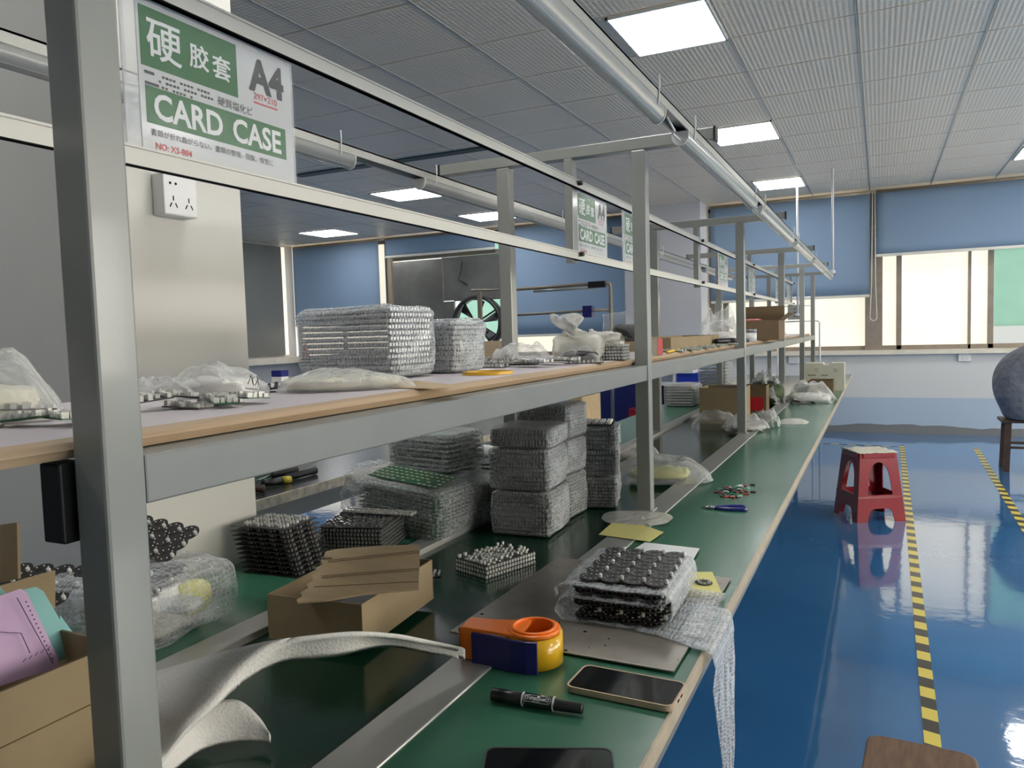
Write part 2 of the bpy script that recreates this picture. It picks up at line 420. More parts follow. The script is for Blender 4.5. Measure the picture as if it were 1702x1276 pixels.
window(3, -4.75, -2.83, [(-4.75, -4.7), (-3.8, -3.75), (-2.9, -2.83)], [(-4.7, -3.8, 'frosted_far'), (-3.75, -2.9, 'frosted_far')])
window(4, -1.95, -.15, [(-1.95, -1.84), (-1.75, -1.68)], [(-1.84, -1.75, 'frosted_far'), (-1.68, -.15, 'frosted_far')])
window(5, -.15, 1.11, [(.17, .225), (.87, .9), (1.055, 1.11)], [(.03, .17, 'frosted_far'), (.225, .87, 'frosted_far'), (.9, 1.055, 'frosted_far')])
window(6, 1.11, 3.5, [(2.2, 2.26), (3.44, 3.5)], [(1.11, 2.2, 'clear_glass'), (2.26, 3.44, 'frosted_far')])
window(11, 3.5, 6.0, [(3.5, 3.55), (4.7, 4.75), (5.94, 6)], [(3.55, 4.7, 'frosted_far'), (4.75, 5.94, 'frosted_far')])
struct(MB().box(-.15, .03, YF+.02, YF+.2, SILL, 2.72), 'trim_4', 'frame_alu')
struct(MB().box(XL, XR+3, 15, 15.3, -1, 1.15).box(XL, XR+3, 15, 15.3, 2.42, 2.62), 'wall_outside_band', 'building_white')
struct(MB().box(XL, XR+3, 15.05, 15.3, -1, 5), 'wall_outside', 'building_green')
# pillar beside the bench
struct(MB().box(-2.1, -1.37, 1.0, 1.385, 0, H), 'wall_pillar', 'wall_paint')
# grey panel over the side window and its sill, left wall
struct(B(XL, XL+.04, 4.5, 9.35, 1.03, 2.72), 'window_blind_left', 'grey_panel')
struct(B(XL, XL+.16, 4.5, YF-.06, .9, 1.0), 'trim_5', 'sill')
struct(B(XL, XL+.03, 9.37, 9.44, 1.03, 2.72), 'corner_light_strip', 'frosted_far')  # glowing strip standing in for the window light at the corner
# slot air vent in the ceiling
q0, q1 = pz(501, 293, H), pz(845, 243, H)
v = MB(); v.box(min(q0.x, q1.x), max(q0.x, q1.x), q0.y-.10, q0.y+.0, H-.012, H-.001)
tag(v.build('ceiling_vent', 'teal_vent'), 'long dark slot vent in the ceiling above the left light rail', 'vent')

# floor tapes
def tape(pts, w_, label, name='floor_tape'):
    m = MB()
    a, b = Vector(pts[0]), Vector(pts[1]); L_ = (b-a).length; ang = math.atan2(b.y-a.y, b.x-a.x)-PI/2
    m.box(-w_/2, w_/2, 0, L_, .0008, .002)
    tag(m.build(name, 'hazard_tape', loc=(a.x, a.y, 0), rot=(0, 0, ang)), label, 'floor tape')
tape([pz(1553, 1262, 0), pz(1499, 740, 0)], .045, 'yellow and black hazard tape running past the red stool')
tape([pz(1700, 860, 0)+Vector((-.04, -.8, 0)), pz(1622, 745, 0)], .05, 'yellow and black hazard tape nearest the seated person')
tape([pz(1368, 737, 0), pz(1492, 742, 0)], .03, 'short striped tape crossing the floor just behind the red stool')

# ------------------------------------------------------------------ blinds
def blind(x0, x1, zb, label, cord=None, y=9.5):
    e = thing('roller_blind', label, 'blind', (x0, y, 0), group='blue roller blinds on the window wall')
    W = x1-x0
    P = [[(W*i/24, .004*math.sin(i*.9)*math.sin(j*.3), zb+(2.69-zb)*j/8) for j in range(9)] for i in range(25)]
    MB().grid(P, .002, (0, 1, 0)).build('fabric', 'blind_blue', e, True)
    MB().cyl((0, .02, 2.705), (W, .02, 2.705), .022, n=12).build('roller', 'conduit', e, True)
    B(0, W, -.008, .008, zb-.03, zb).build('bottom_bar', 'alu_white', e, bevel=.003)
    if cord:
        cx = cord-x0; zc = 1.32
        m = MB(); pts = [(cx-.012, -.02, 2.7), (cx-.02, -.02, 1.7), (cx-.035, -.02, zc+.05)]+[(cx+.035*math.cos(a), -.02, zc+.035*math.sin(a)) for a in [PI+k*PI/6 for k in range(7)]]+[(cx+.02, -.02, 1.7), (cx+.012, -.02, 2.7)]
        m.tube(pts, .005, 6).build('pull_cord', 'alu_white', e, True)
    return e
blind(-8.36, -6.72, 1.5, 'full blue roller blind at the far left corner of the window wall')
blind(-6.6, -4.78, 2.46, 'short blue roller blind rolled up above the tin sheets and fan')
blind(-4.72, -2.86, 1.24, 'long blue roller blind behind the lamp frame, left of the white column')
blind(-1.85, -.1, 1.58, 'blue roller blind directly right of the white column, with a pull cord', cord=-.06)
blind(-.035, 2.3, 2.02, 'blue roller blind at the right edge of the photo, half raised')
# upper curtain hook slivers not needed

# ------------------------------------------------------------------ ceiling lights
def clight(x0, x1, y0, y1, label):
    e = thing('ceiling_light', label, 'ceiling light', ((x0+x1)/2, (y0+y1)/2, H), group='square led ceiling panels')
    w_, d_ = (x1-x0)/2, (y1-y0)/2
    m = MB()
    for a in ((-w_, w_, -d_, -d_+.012), (-w_, w_, d_-.012, d_), (-w_, -w_+.012, -d_, d_), (w_-.012, w_, -d_, d_)): m.box(a[0], a[1], a[2], a[3], -.012, -.001)
    m.build('frame', 'lamp_white', e)
    B(-w_+.012, w_-.012, -d_+.012, d_-.012, -.009, -.002).build('diffuser', 'panel_light', e)
clight(-1.19, -.71, 3.61, 4.18, 'largest and nearest lit square ceiling panel at the top of the photo')
clight(-1.19, -.71, 5.95, 6.52, 'lit ceiling panel above the second right crossbar, behind the black bracket')
clight(-1.19, -.71, 8.29, 8.86, 'lit ceiling panel nearest the windows in the right-hand row')
clight(-4.76, -4.15, 6.6, 7.15, 'lit ceiling panel seen just above the left tube lamp rail')
clight(-4.74, -4.17, 8.4, 9.0, 'lit ceiling panel beside the left green post, nearest the short blind')
clight(-7.3, -6.68, 8.42, 9.0, 'leftmost lit ceiling panel, above the corner blind')
clight(1.12, 1.7, 8.05, 8.62, 'lit ceiling panel cut off by the right edge of the photo')
clight(-2.4, -1.8, -.48, .1, 'added ceiling panel behind the camera, brightening the pillar')  # unseen panel, added off the tile grid to brighten the pillar's near face
clight(2.41, 2.99, 1.27, 1.84, 'lit ceiling panel over the near part of the room'); clight(-1.19, -.71, 1.27, 1.84, 'lit ceiling panel above the near part of the bench')
clight(2.41, 2.99, 3.61, 4.18, 'lit ceiling panel over the aisle on the right'); clight(-4.76, -4.17, 3.61, 4.18, 'lit ceiling panel over the aisle on the left')

# ================================================================== THE BENCH
BT = .73; BY0, BY1 = -.5, 8.7
XR_, XS1, XS0, XC1, XC0, XLft = -.253, -.546, -.621, -1.005, -1.065, -1.363
def bench():
    e = thing('work_bench', 'long green assembly bench with a sunken belt running toward the windows', 'workbench')
    B(XS1, XR_-.004, BY0, BY1, BT-.022, BT).build('right_top', 'green_top', e)
    B(XLft, XC0, BY0, BY1, BT-.022, BT).build('left_top', 'green_top', e)
    B(XR_-.004, XR_, BY0, BY1, BT-.024, BT+.001).build('edge_strip', 'edge_band', e)
    m = MB(); m.box(XS0, XS1, BY0, BY1, BT-.03, BT+.003); m.build('right_channel', 'alu', e, bevel=.002)
    m = MB(); m.box(XC0, XC1, BY0, BY1, BT-.04, BT+.003); m.build('left_channel', 'alu', e, bevel=.002)
    B(XC1, XS0, BY0, BY1, BT-.045, BT-.010).build('belt', 'belt', e)
    B(XLft+.02, XR_-.03, BY0+.02, BY1-.02, BT-.1, BT-.046).build('under_frame', 'beam_paint', e)
    for y in (-.3, 2.12, 3.85, 5.55, 7.2, 8.5):
        for x in (XLft+.08, -.80): B(x-.02, x+.02, y-.02, y+.02, 0, BT-.1).build('leg', 'post_paint', e)
    for x in (XLft+.08, -.80): B(x-.015, x+.015, -.3, 8.5, .12, .15).build('foot_rail', 'post_paint', e)
bench()
# posts
PY = [.425, 2.11, 3.83, 5.55, 7.1, 8.3]
ordn = ['nearest', 'second', 'third', 'fourth', 'fifth', 'farthest']
SZ0, SZ1 = 1.152, 1.17
def post(x, y, z1, label, grp):
    e = thing('upright_post', label, 'post', (x, y, BT+.003), group=grp)
    B(0, .04, 0, .04, 0, z1-BT-.003).build('tube', 'post_paint', e, bevel=.003)
    B(-.006, .046, -.006, .046, 0, .004).build('foot_plate', 'alu', e)
    return e
rp = ['big grey post close to the camera at the left of the photo', 'grey post in the middle of the photo, standing behind the yellow paper',
      'grey post standing right of the open brown carton on the bench', 'grey post rising behind the plastic bag near the bench end', 'grey post just behind the white cartons',
      'last thin grey post of the right row, closest to the windows']
for k, y in enumerate(PY): post(-.628, y, 1.752, rp[k], 'posts of the right-hand row')
lp = [None, 'grey post standing on the bench just right of the exhaust fan', 'grey post on the left channel before the white column', 'left-row post in front of the blue blind and the bubble-wrapped stack',
      'left-row post behind the brown carton on the shelf', 'last thin grey post of the left row']
for k, y in enumerate(PY):
    if k: post(-1.05, y, 1.752, lp[k], 'posts of the left-hand row')
xb = [None, 'grey crossbar on top of the middle posts, nearest of the crossbars', 'second crossbar from the camera, in front of the white column', 'third crossbar from the camera', 'fourth crossbar from the camera', 'crossbar farthest from the camera']
for k, y in enumerate(PY):
    if not k: continue
    e = thing('crossbar', xb[k], 'crossbar', (-.82, y, 1.754), group='crossbars over the bench')
    B(-.43, .42, .002, .038, 0, .032).build('tube', 'post_paint', e, bevel=.002)
    B(.42, .425, 0, .04, -.002, .034).build('end_cap', 'black', e); B(-.434, -.43, 0, .04, -.002, .034).build('end_cap', 'black', e)
    h = thing('drop_hanger', xb[k].replace('grey crossbar', 'short square hanger under the crossbar').replace('crossbar from', 'short square hanger, counted from').replace('crossbar farthest', 'short square hanger farthest'), 'hanger', (-.83, y, 1.754), group='hangers carrying the card rails')
    B(0, .025, 0, .04, -.3, 0).build('tube', 'post_paint', h, bevel=.002)
    MB().cyl((.037, .02, -.07), (.050, .02, -.07), .007, n=12).build('knob', 'black', h)
    MB().cyl((.037, .02, -.275), (.050, .02, -.275), .007, n=12).build('knob', 'black', h)
# card rails
for nm_, z, lb in (('card_rail', 1.670, 'upper pale aluminium rail from which the card sleeves hang'), ('card_rail', 1.462, 'lower pale aluminium rail along the bottom of the card sleeves')):
    e = thing(nm_, lb, 'rail', (-.8, 0, z), group='pair of rails holding the cards')
    m = MB(); m.box(-.004, .006, .2, 8.35, 0, .024); m.box(-.004, .009, .2, 8.35, 0, .003); m.box(-.004, .009, .2, 8.35, .021, .024)
    m.build('profile', 'alu_white', e)
    B(.0062, .0095, .2, 8.35, -.0015, .0).build('groove', 'slot', e)
# shelf
def shelf():
    e = thing('upper_shelf', 'long shelf board with a pale top and rounded wooden front edge', 'shelf')
    P = []
    for y in (-.2, 8.3):
        sec = [(-1.065, SZ0), (-1.065, SZ1), (-.70, SZ1), (-.648, SZ1), (-.638, SZ1-.003), (-.6335, SZ1-.009), (-.638, SZ0+.001), (-.66, SZ0)]
        P.append([(x, y, z) for x, z in sec])
    m = MB(); vs = P[0]+P[1]; n = 8
    m.add(vs, [(i, (i+1) % n, n+(i+1) % n, n+i)[::-1] for i in range(n)]+[tuple(range(n)), tuple(range(2*n-1, n-1, -1))])
    m.m = [1 if f[0] in (3, 4, 5, 6) or f[-1] in (3, 4, 5, 6) else 0 for f in m.f[:n]]+[1, 1]
    o = m.build('board', ['shelf_white', 'wood_edge'], e)
shelf()
pr = list(zip(PY[:-1], PY[1:]))
for k, (a, b) in enumerate(pr):
    tag(B(-.665, -.591, a+.042, b-.002, 1.108, 1.1518).build('shelf_beam', 'beam_paint', bevel=.002),
        ['grey steel beam under the shelf between the big near post and the middle post', 'steel beam under the shelf just right of the middle post', 'steel beam under the shelf beneath the bagged boards', 'short visible steel beam near the end of the shelf', 'farthest steel beam under the shelf'][k], 'beam', 'front beams under the shelf')
tag(B(-1.05, -1.012, .44, 8.3, 1.108, 1.1515).build('rear_beam', 'beam_paint'), 'steel beam under the back edge of the long shelf', 'beam')
for k, y in enumerate(PY[1:]):
    tag(B(-1.008, -.667, y+.002, y+.038, 1.11, 1.15).build('shelf_bearer', 'beam_paint'), 'cross bearer under the shelf at the %s pair of posts' % ordn[k+1], 'beam', 'bearers under the shelf')
q = pxx(110, 760, -.64)
tag(B(-.66, -.632, q.y-.012, q.y+.014, 1.08, 1.15).build('bracket', 'black', bevel=.002), 'black bracket under the shelf beside the big near post', 'bracket')

# tube lamps
def lamp_rail(x, y0, y1, label):
    e = thing('lamp_rail', label, 'rail', (x, 0, 1.722))
    m = MB(); m.box(-.02, .02, y0, y1, .018, .022); m.box(-.02, -.016, y0, y1, 0, .022); m.box(.016, .02, y0, y1, 0, .022); m.box(-.008, .008, y0, y1, .012, .02)
    m.build('profile', 'rail_alu', e)
    return e
lamp_rail(-.43, -.2, 8.15, 'long aluminium lamp rail running over the right side of the bench')
lamp_rail(-1.24, -.2, 8.1, 'long aluminium lamp rail running over the left side of the bench')
def lamp(x, y0, L_, label, grp):
    e = thing('tube_lamp', label, 'tube lamp', (x, y0, 1.722), group=grp)
    n = 10; sec = [(.019*math.cos(PI+PI*k/n), -.010+.022*math.sin(PI+PI*k/n)) for k in range(n+1)]
    sec = [(-.019, 0)]+sec+[(.019, 0)]
    P = [[(sx, y, sz) for sx, sz in sec] for y in (0, L_)]
    MB().grid(P).build('cover', 'tube_cover', e, True)
    m = MB()
    for xx in (-.011, -.004, .004, .011): m.box(xx-.0008, xx+.0008, .01, L_-.01, -.0325+abs(xx)*.45, -.031+abs(xx)*.45)
    m.box(-.0185, .0185, .0, L_, -.004, -.0005); m.build('diffuser_ribs', 'lamp_white', e)
    for yy in (-.004, L_):
        MB().prism([(sx*1.08, sz*1.05) for sx, sz in sec], 0, .004, Matrix.Translation((0, yy+.004, 0)) @ Matrix.Rotation(PI/2, 4, 'X')).build('end_cap', 'lamp_white', e)
    MB().tube([(.020, .06, -.01), (.024, .06, .03), (.023, .06, .05)], .0018, 6).build('clip', 'lamp_white', e)
    MB().tube([(.020, L_-.06, -.01), (.024, L_-.06, .03), (.023, L_-.06, .05)], .0018, 6).build('clip', 'lamp_white', e)
RL = [(.45, 1.19), (1.86, 1.14), (3.14, 1.25), (4.55, 1.12), (5.86, 1.12), (7.05, 1.05)]
for k, (y, l) in enumerate(RL):
    lamp(-.43, y, l, ['nearest tube lamp on the right rail, crossing the top of the photo', 'second tube lamp on the right rail, starting at the nearest crossbar', 'third tube lamp on the right rail', 'fourth tube lamp on the right rail', 'fifth tube lamp on the right rail', 'tube lamp at the far end of the right rail'][k], 'tube lamps on the right rail')
LL = [(.45, 1.19), (1.98, 1.15), (3.3, 1.2), (4.7, 1.2), (6.1, 1.2)]
for k, (y, l) in enumerate(LL):
    lamp(-1.24, y, l, ['nearest tube lamp on the left rail, passing behind the green card', 'second tube lamp on the left rail, in front of the blue blind', 'third tube lamp on the left rail, seen against the white column', 'fourth tube lamp on the left rail', 'fifth tube lamp on the left rail'][k], 'tube lamps on the left rail')
for k, y in enumerate((1.76, 3.05)):
    tag(MB().tube([(-.425, y-.05, 1.72), (-.42, y, 1.70), (-.435, y+.04, 1.705), (-.43, y+.09, 1.70)], .003, 6).build('lamp_cable', 'lamp_white', smooth=True), ['thin cable looping between the first two right tube lamps', 'thin cable between the second and third right tube lamps'][k], 'cable')
# drop pipes
for xx, yy, z0 in ((py(1325, 312, 8.4).x, 8.4, 1.35), (py(1384, 305, 8.1).x+.0, 8.1, 1.75)):
    e = thing('ceiling_pipe', 'white pipe dropping from the ceiling to the end of the lamp rail' if z0 > 1.5 else 'white pipe dropping from the ceiling behind the third crossbar', 'pipe', (xx, yy, 0))
    MB().cyl((0, 0, z0), (0, 0, H), .011, n=10).build('pipe', 'pipe_white', e, True)
    MB().cyl((0, 0, z0-.0), (0, 0, z0+.03), .024, n=10).build('fitting', 'pipe_white', e, True)

# ================================================================== CIRCUIT BOARDS
def board_mb(w_, d_, pat, m=None, z=0.0, s=0):
    m = m or MB(); rnd = random.Random(s)
    m.cur = 0
    if pat == 'flower':
        nx = 4; r = w_/nx/2
        ny = max(2, int(round(d_/(2*r)))); 
        m.box(r*.3-w_/2, w_/2-r*.3, -d_/2+r*.6, d_/2-r*.5, z, z+.0016)
        for i in range(nx):
            for j in range(ny):
                cx, cy = -w_/2+r+i*2*r, -d_/2+r+j*(d_-2*r)/(ny-1)
                m.ring((cx, cy), r*1.04, r*.3, z-.0002, z+.0022, 20)
    else:
        m.box(-w_/2, w_/2, -d_/2, d_/2, z, z+.0016)
    m.cur = 1; zt = z+.0016
    if pat == 'flower':
        for i in range(nx):
            for j in range(ny):
                cx, cy = -w_/2+r+i*2*r, -d_/2+r+j*(d_-2*r)/(ny-1)
                for k in range(8):
                    a = k*PI/4+.2; m.cyl((cx+.68*r*math.cos(a), cy+.68*r*math.sin(a), zt), (cx+.68*r*math.cos(a), cy+.68*r*math.sin(a), zt+.002), .0013, n=6)
                m.tube([(cx+r*.9, cy, zt), (cx+r*.9, cy, zt+.006), (cx+r*.9, cy, zt+.008)], [.0036, .0036, .0022], 8)
    elif pat == 'cups':
        for i in range(4):
            for j in range(3):
                cx, cy = -w_/2+.02+(w_-.026)*(i+.5)/4, -d_/2+.006+(d_-.012)*(j+.5)/3; r = min((w_-.026)/8, (d_-.012)/6)*.95
                for k in range(9):
                    a = k*2*PI/9; p = (cx+r*.75*math.cos(a), cy+r*.75*math.sin(a))
                    m.cyl((*p, zt), (*p, zt+.0065), .0027, .0020, n=6)
                m.cyl((cx, cy, zt), (cx, cy, zt+.005), .004, n=6)
    elif pat == 'rows':
        nx, ny = max(5, int(w_/.011)), max(4, int(d_/.016))
        for i in range(nx):
            for j in range(ny):
                if rnd.random() < .15: continue
                cx, cy = -w_/2+w_*(i+.5)/nx, -d_/2+d_*(j+.5)/ny; q_ = rnd.uniform(.0016, .003)
                m.box(cx-q_, cx+q_, cy-q_*1.3, cy+q_*1.3, zt, zt+.0035+.0045*rnd.random())
    elif pat == 'edge':
        n = int(w_/.0085)
        for i in range(n):
            cx = -w_/2+w_*(i+.5)/n
            for yy in (-d_/2+.004, d_/2-.004): m.box(cx-.0026, cx+.0026, yy-.003, yy+.003, zt, zt+.0065)
        n = int(d_/.0085)
        for i in range(n):
            cy = -d_/2+d_*(i+.5)/n
            for xx in (-w_/2+.004, w_/2-.004): m.box(xx-.003, xx+.003, cy-.0026, cy+.0026, zt, zt+.0065)
    elif pat == 'pads':
        nx, ny = int(w_/.016), max(3, int(d_/.02))
        for i in range(nx):
            for j in range(ny):
                if rnd.random() < .2: continue
                cx, cy = -w_/2+w_*(i+.5)/nx, -d_/2+d_*(j+.5)/ny
                for dx in (-.0028, .0028): m.box(cx+dx-.0018, cx+dx+.0018, cy-.003, cy+.003, zt, zt+.0008)
    return m
def split_board(w_, d_, pat, s=0):
    m = board_mb(w_, d_, pat, s=s); A, Bm = MB(), MB()
    A.v = Bm.v = m.v
    A.f = [f for f, k in zip(m.f, m.m) if k == 0]; A.m = [0]*len(A.f); Bm.f = [f for f, k in zip(m.f, m.m) if k == 1]; Bm.m = [0]*len(Bm.f)
    return A, Bm
BM = {}
def board(w_, d_, pat, label, loc, rot=(0, 0, 0), sub='pcb', lens='lens', group=None, s=0, cat='circuit board'):
    k = (w_, d_, pat, sub, lens, s)
    if k not in BM:
        A, L_ = split_board(w_, d_, pat, s); BM[k] = (A.mesh('circuit_board', sub), L_.mesh('led_lenses', lens))
    o = put(BM[k][0], 'circuit_board', None, loc, rot); tag(o, label, cat, group)
    put(BM[k][1], 'led_lenses', o)['kind'] = 'stuff'
    return o
def stack(n, w_, d_, pat, x, y, z, rz, pitch, where, grp, sub='pcb', lens='lens', drift=(0, 0), s=0, ztop=None):
    for k in range(n):
        lb = ('topmost circuit board of ' if k == n-1 else 'lowest circuit board of ' if k == 0 else 'dark circuit board in the middle of ')+where
        board(w_, d_, pat, lb, (x+drift[0]*k, y+drift[1]*k, z+.0006+pitch*k), (0, 0, rz+random.uniform(-.015, .015)), sub, lens, grp, s)

def superbox(w_, d_, h, e=.28, seed=0, amp=.004, pitch=0, rip=.02, nu=56, nv=30, fl=14):
    m = MB(); P = []
    def sp(v, e_): return math.copysign(abs(v)**e_, v)
    for i in range(nv+1):
        t = -PI/2+PI*i/nv; row = []
        for j in range(nu+1):
            a = -PI+2*PI*(j % nu)/nu
            x = sp(math.cos(t), e)*sp(math.cos(a), e); y = sp(math.cos(t), e)*sp(math.sin(a), e); z = sp(math.sin(t), e)
            p = Vector((x*w_/2, y*d_/2, z*h/2)); nrm = Vector((math.cos(t)*math.cos(a), math.cos(t)*math.sin(a), math.sin(t)*.6))
            dd = amp*nz(p, fl, seed)+amp*.5*nz(p, fl*3, seed+3)
            if pitch: dd += rip*(.5+.5*math.sin((p.z+h/2)/pitch*2*PI))*math.cos(t)
            if z < -.85: dd = min(dd, 0)
            row.append(p+nrm*dd+Vector((0, 0, h/2)))
        P.append(row)
    m.grid(P); return m
def bundle(label, x, y, z, rz, w_, d_, h, n, pat='edge', sub='pcb', lens='lens', wrap='bubble_wrap', seed=0, rip=.004, tilt=(0, 0), grp=None, inner=.93, jit=.004, e=.22):
    t = thing('wrapped_bundle', label, 'package', (x, y, z), (tilt[0], tilt[1], rz), grp)
    k = (w_, d_, pat, sub, 'one', seed % 3)
    if k not in BM: BM[k] = board_mb(w_*inner, d_*inner, pat, s=seed).mesh('circuit_board', [sub, lens])
    rnd = random.Random(seed)
    for i in range(n):
        put(BM[k], 'circuit_board', t, (rnd.uniform(-jit, jit), rnd.uniform(-jit, jit), .004+(h-.018)*i/max(1, n-1)))
    superbox(w_+.006, d_+.006, h, e, seed, .006, h/max(1, n/2), rip).build('bubble_wrap', wrap, t, True)
    return t
def bag(label, x, y, z, rz, w_, d_, h, fill=None, film_='bag', seed=0, name='plastic_bag', fh=.55, fsz=.8, peaks=0, e=.8, parts=None, tilt=(0, 0), cat='bag', grp=None):
    t = thing(name, label, cat, (x, y, z), (tilt[0], tilt[1], rz), grp)
    m = MB(); P = []; nu, nv = 60, 16
    for i in range(nv+1):
        r = i/nv; row = []
        for j in range(nu+1):
            a = 2*PI*(j % nu)/nu
            c, s_ = math.copysign(abs(math.cos(a))**.7, math.cos(a)), math.copysign(abs(math.sin(a))**.7, math.sin(a))
            q = Vector((c*r, s_*r, 0)); k = 1+.10*nz(q, 1.6, seed)
            zz = h*max(0, 1-r**2.2)**e*(1+.35*nz(q, 2.2, seed+1))+.05*h*abs(nz(q, 9, seed+2))
            if peaks: zz += h*peaks*max(0, nz(q, 3.4, seed+5))**1.0
            row.append((c*r*w_/2*k, s_*r*d_/2*k, max(.0012, zz)))
        P.append(row)
    m.grid(P); m.build('film', film_, t, True)
    if fill:
        superbox(w_*fsz, d_*fsz, h*fh, .7, seed+9, .012 if h > .04 else .004, nu=36, nv=18, fl=25).build('contents', fill, t, True)
    return t

# ------------------------------------------------------------------ A4 card sleeves
def stroke_text(m, s, y0, z0, size, bold=0, sx=1, x=.0):
    vs, fs = text_verts(s, size, bold); m.add([(x, y0+v.x*sx, z0+v.y) for v in vs], fs)
def card(y0, label, full=True):
    W, Hh, zb = .268, .19, 1.482
    t = thing('card_sleeve', label, 'card', (-.808, y0, zb), group='hard card sleeves hung between the two rails')
    B(-.0006, .0006, 0, W, 0, Hh).build('insert', 'card_paper', t)
    m = MB()
    m.box(-.002, .002, -.022, -.018, 0, Hh); m.box(-.0012, -.0008, -.022, W+.006, 0, Hh)
    m.build('clear_sleeve', 'sleeve', t)
    B(.0016, .0018, -.022, W+.006, 0, Hh).build('front_film', 'sleeve_front', t)
    g = MB(); g.box(.0007, .0010, .004, .160, .108, .180); g.box(.0007, .0010, .008, .252, .040, .085)
    g.build('green_panels', 'card_green', t)
    X = .00135
    T = {k: MB() for k in ('title', 'name', 'size', 'caption', 'description', 'dimensions', 'article_number')}
    for ch, yy, zz, sz in (('硬', .012, .124, .054), ('胶', .077, .130, .033), ('套', .115, .127, .033)):
        for ox, oz in ((0, 0), (.0008, 0), (0, .0008), (.0008, .0008)): stroke_text(T['title'], ch, yy+ox, zz+oz, sz, .0001, x=X+ox*.1+oz*.05)
    stroke_text(T['name'], 'CARD', .018, .0475, .044, .0011, .93, x=X); stroke_text(T['name'], 'CASE', .146, .0475, .044, .0011, .93, x=X)
    stroke_text(T['size'], 'A4', .185, .128, .062, .0024, .92, x=X)
    stroke_text(T['caption'], '硬質塩化ビ', .122, .090, .013, 0, x=X)
    stroke_text(T['caption'], '書類が折れ曲がらない、書類の整理、回覧、保管に', .012, .026, .0092, 0, x=X)
    for k, (yy, zz, w_) in enumerate(((.028, .099, .085), (.028, .0925, .09), (.032, .086, .05))):
        for i in range(int(w_/.0055)):
            if (i*7+k*3) % 5: T['description'].box(X-.0002, X, yy+i*.0055, yy+i*.0055+.0035, zz, zz+.0028)
    T['description'].box(X-.0002, X, .008, .022, .099, .1025); T['description'].box(X-.0002, X, .008, .028, .086, .0895)
    stroke_text(T['dimensions'], '297×210', .190, .115, .013, 0, x=X); stroke_text(T['article_number'], 'NO: XS-804', .018, .010, .011, .0001, x=X)
    for i in range(12): T['dimensions'].box(X-.0002, X, .190+i*.004, .1925+i*.004, .109, .1115)
    for k, mt in (('title', 'white_ink'), ('name', 'white_ink'), ('size', 'card_ink'), ('caption', 'card_ink'), ('description', 'card_ink'), ('dimensions', 'card_red'), ('article_number', 'card_red')):
        o = T[k].build(k+'_lettering', mt, t)
        if k == 'description': o['kind'] = 'stuff'
    return t
c0 = card(.662, 'large A4 card in a clear sleeve reading CARD CASE, nearest to the camera')
for y0, lb in ((2.155, 'card sleeve reading CARD CASE hanging just left of the middle post'), (2.62, 'card sleeve mostly hidden by the middle post'), (4.38, 'card sleeve hanging between the second and third crossbars'),
               (5.48, 'card sleeve seen just right of the third tall post'), (7.0, 'thin-looking card sleeve near the far end of the rails'), (7.9, 'last card sleeve at the end of the rails')):
    dup(c0, (-.808, y0, 1.482), label=lb)

# ------------------------------------------------------------------ socket on pillar
def socket(loc, rz, label, w_=.086, dpt=.035):
    t = thing('wall_socket', label, 'socket', loc, (0, 0, rz))
    B(-w_/2, w_/2, -dpt, 0, 0, .086).build('box', 'socket', t, bevel=.003)
    m = MB(); y = -dpt-.0006
    for cx in (-.02, .02):
        for dx, dz, a in ((0, .01, 0), (-.007, -.004, .5), (.007, -.004, -.5)):
            m.box(-.0012, .0012, 0, .0008, -.005, .005, Matrix.Translation((cx+dx, y, .025+dz)) @ Matrix.Rotation(a, 4, 'Y'))
    for cx in (-.026, -.012): m.cyl((cx, y, .066), (cx, y+.0008, .066), .0028, n=10)
    m.build('slots', 'slot', t)
    return t
q = pxx(283, 362, -1.37)
socket((-1.3695, q.y, q.z), PI/2, 'white double wall socket on the cream pillar under the card')
tag(MB().cyl((-1.364, q.y-.015, q.z+.086), (-1.364, q.y-.015, q.z+.36), .005, n=8).build('cable_conduit', 'socket', smooth=True), 'thin white conduit rising from the pillar socket', 'conduit')
q = py(1603, 600, YF); socket((q.x, YF-.0005, q.z), 0, 'small white socket on the wall under the window sill', .12, .02)
q = py(1320, 598, YF); socket((q.x, YF-.0005, q.z-.04), 0, 'small white socket on the far wall seen between the end posts', .12, .02)

# ================================================================== NEAR ITEMS ON THE BENCH
Z0 = BT+.0005
# grey steel plate
pl = [pz(747, 1055, BT), pz(928, 930, BT), pz(1215, 965, BT), pz(1120, 1122, BT)]
t = thing('metal_plate', 'grey steel plate lying under the bubble-wrapped boards', 'plate')
ZP = BT+.0035
m = MB(); m.prism([(p.x, p.y) for p in pl][::-1], ZP, ZP+.003); m.build('plate', 'plate_steel', t, bevel=.0008)
m = MB(); rnd = random.Random(3)
for k in range(60):
    a, b = rnd.random(), rnd.random(); p = pl[0]*(1-a)*(1-b)+pl[1]*(1-a)*b+pl[3]*a*(1-b)+pl[2]*a*b; r = rnd.choice((.0012, .0012, .002, .0035)) if b < .25 else .0013
    m.cyl((p.x, p.y, ZP+.003), (p.x, p.y, ZP+.0032), r, n=8)
m.build('drill_marks', 'slot', t)['kind'] = 'stuff'
ZQ = ZP+.0033
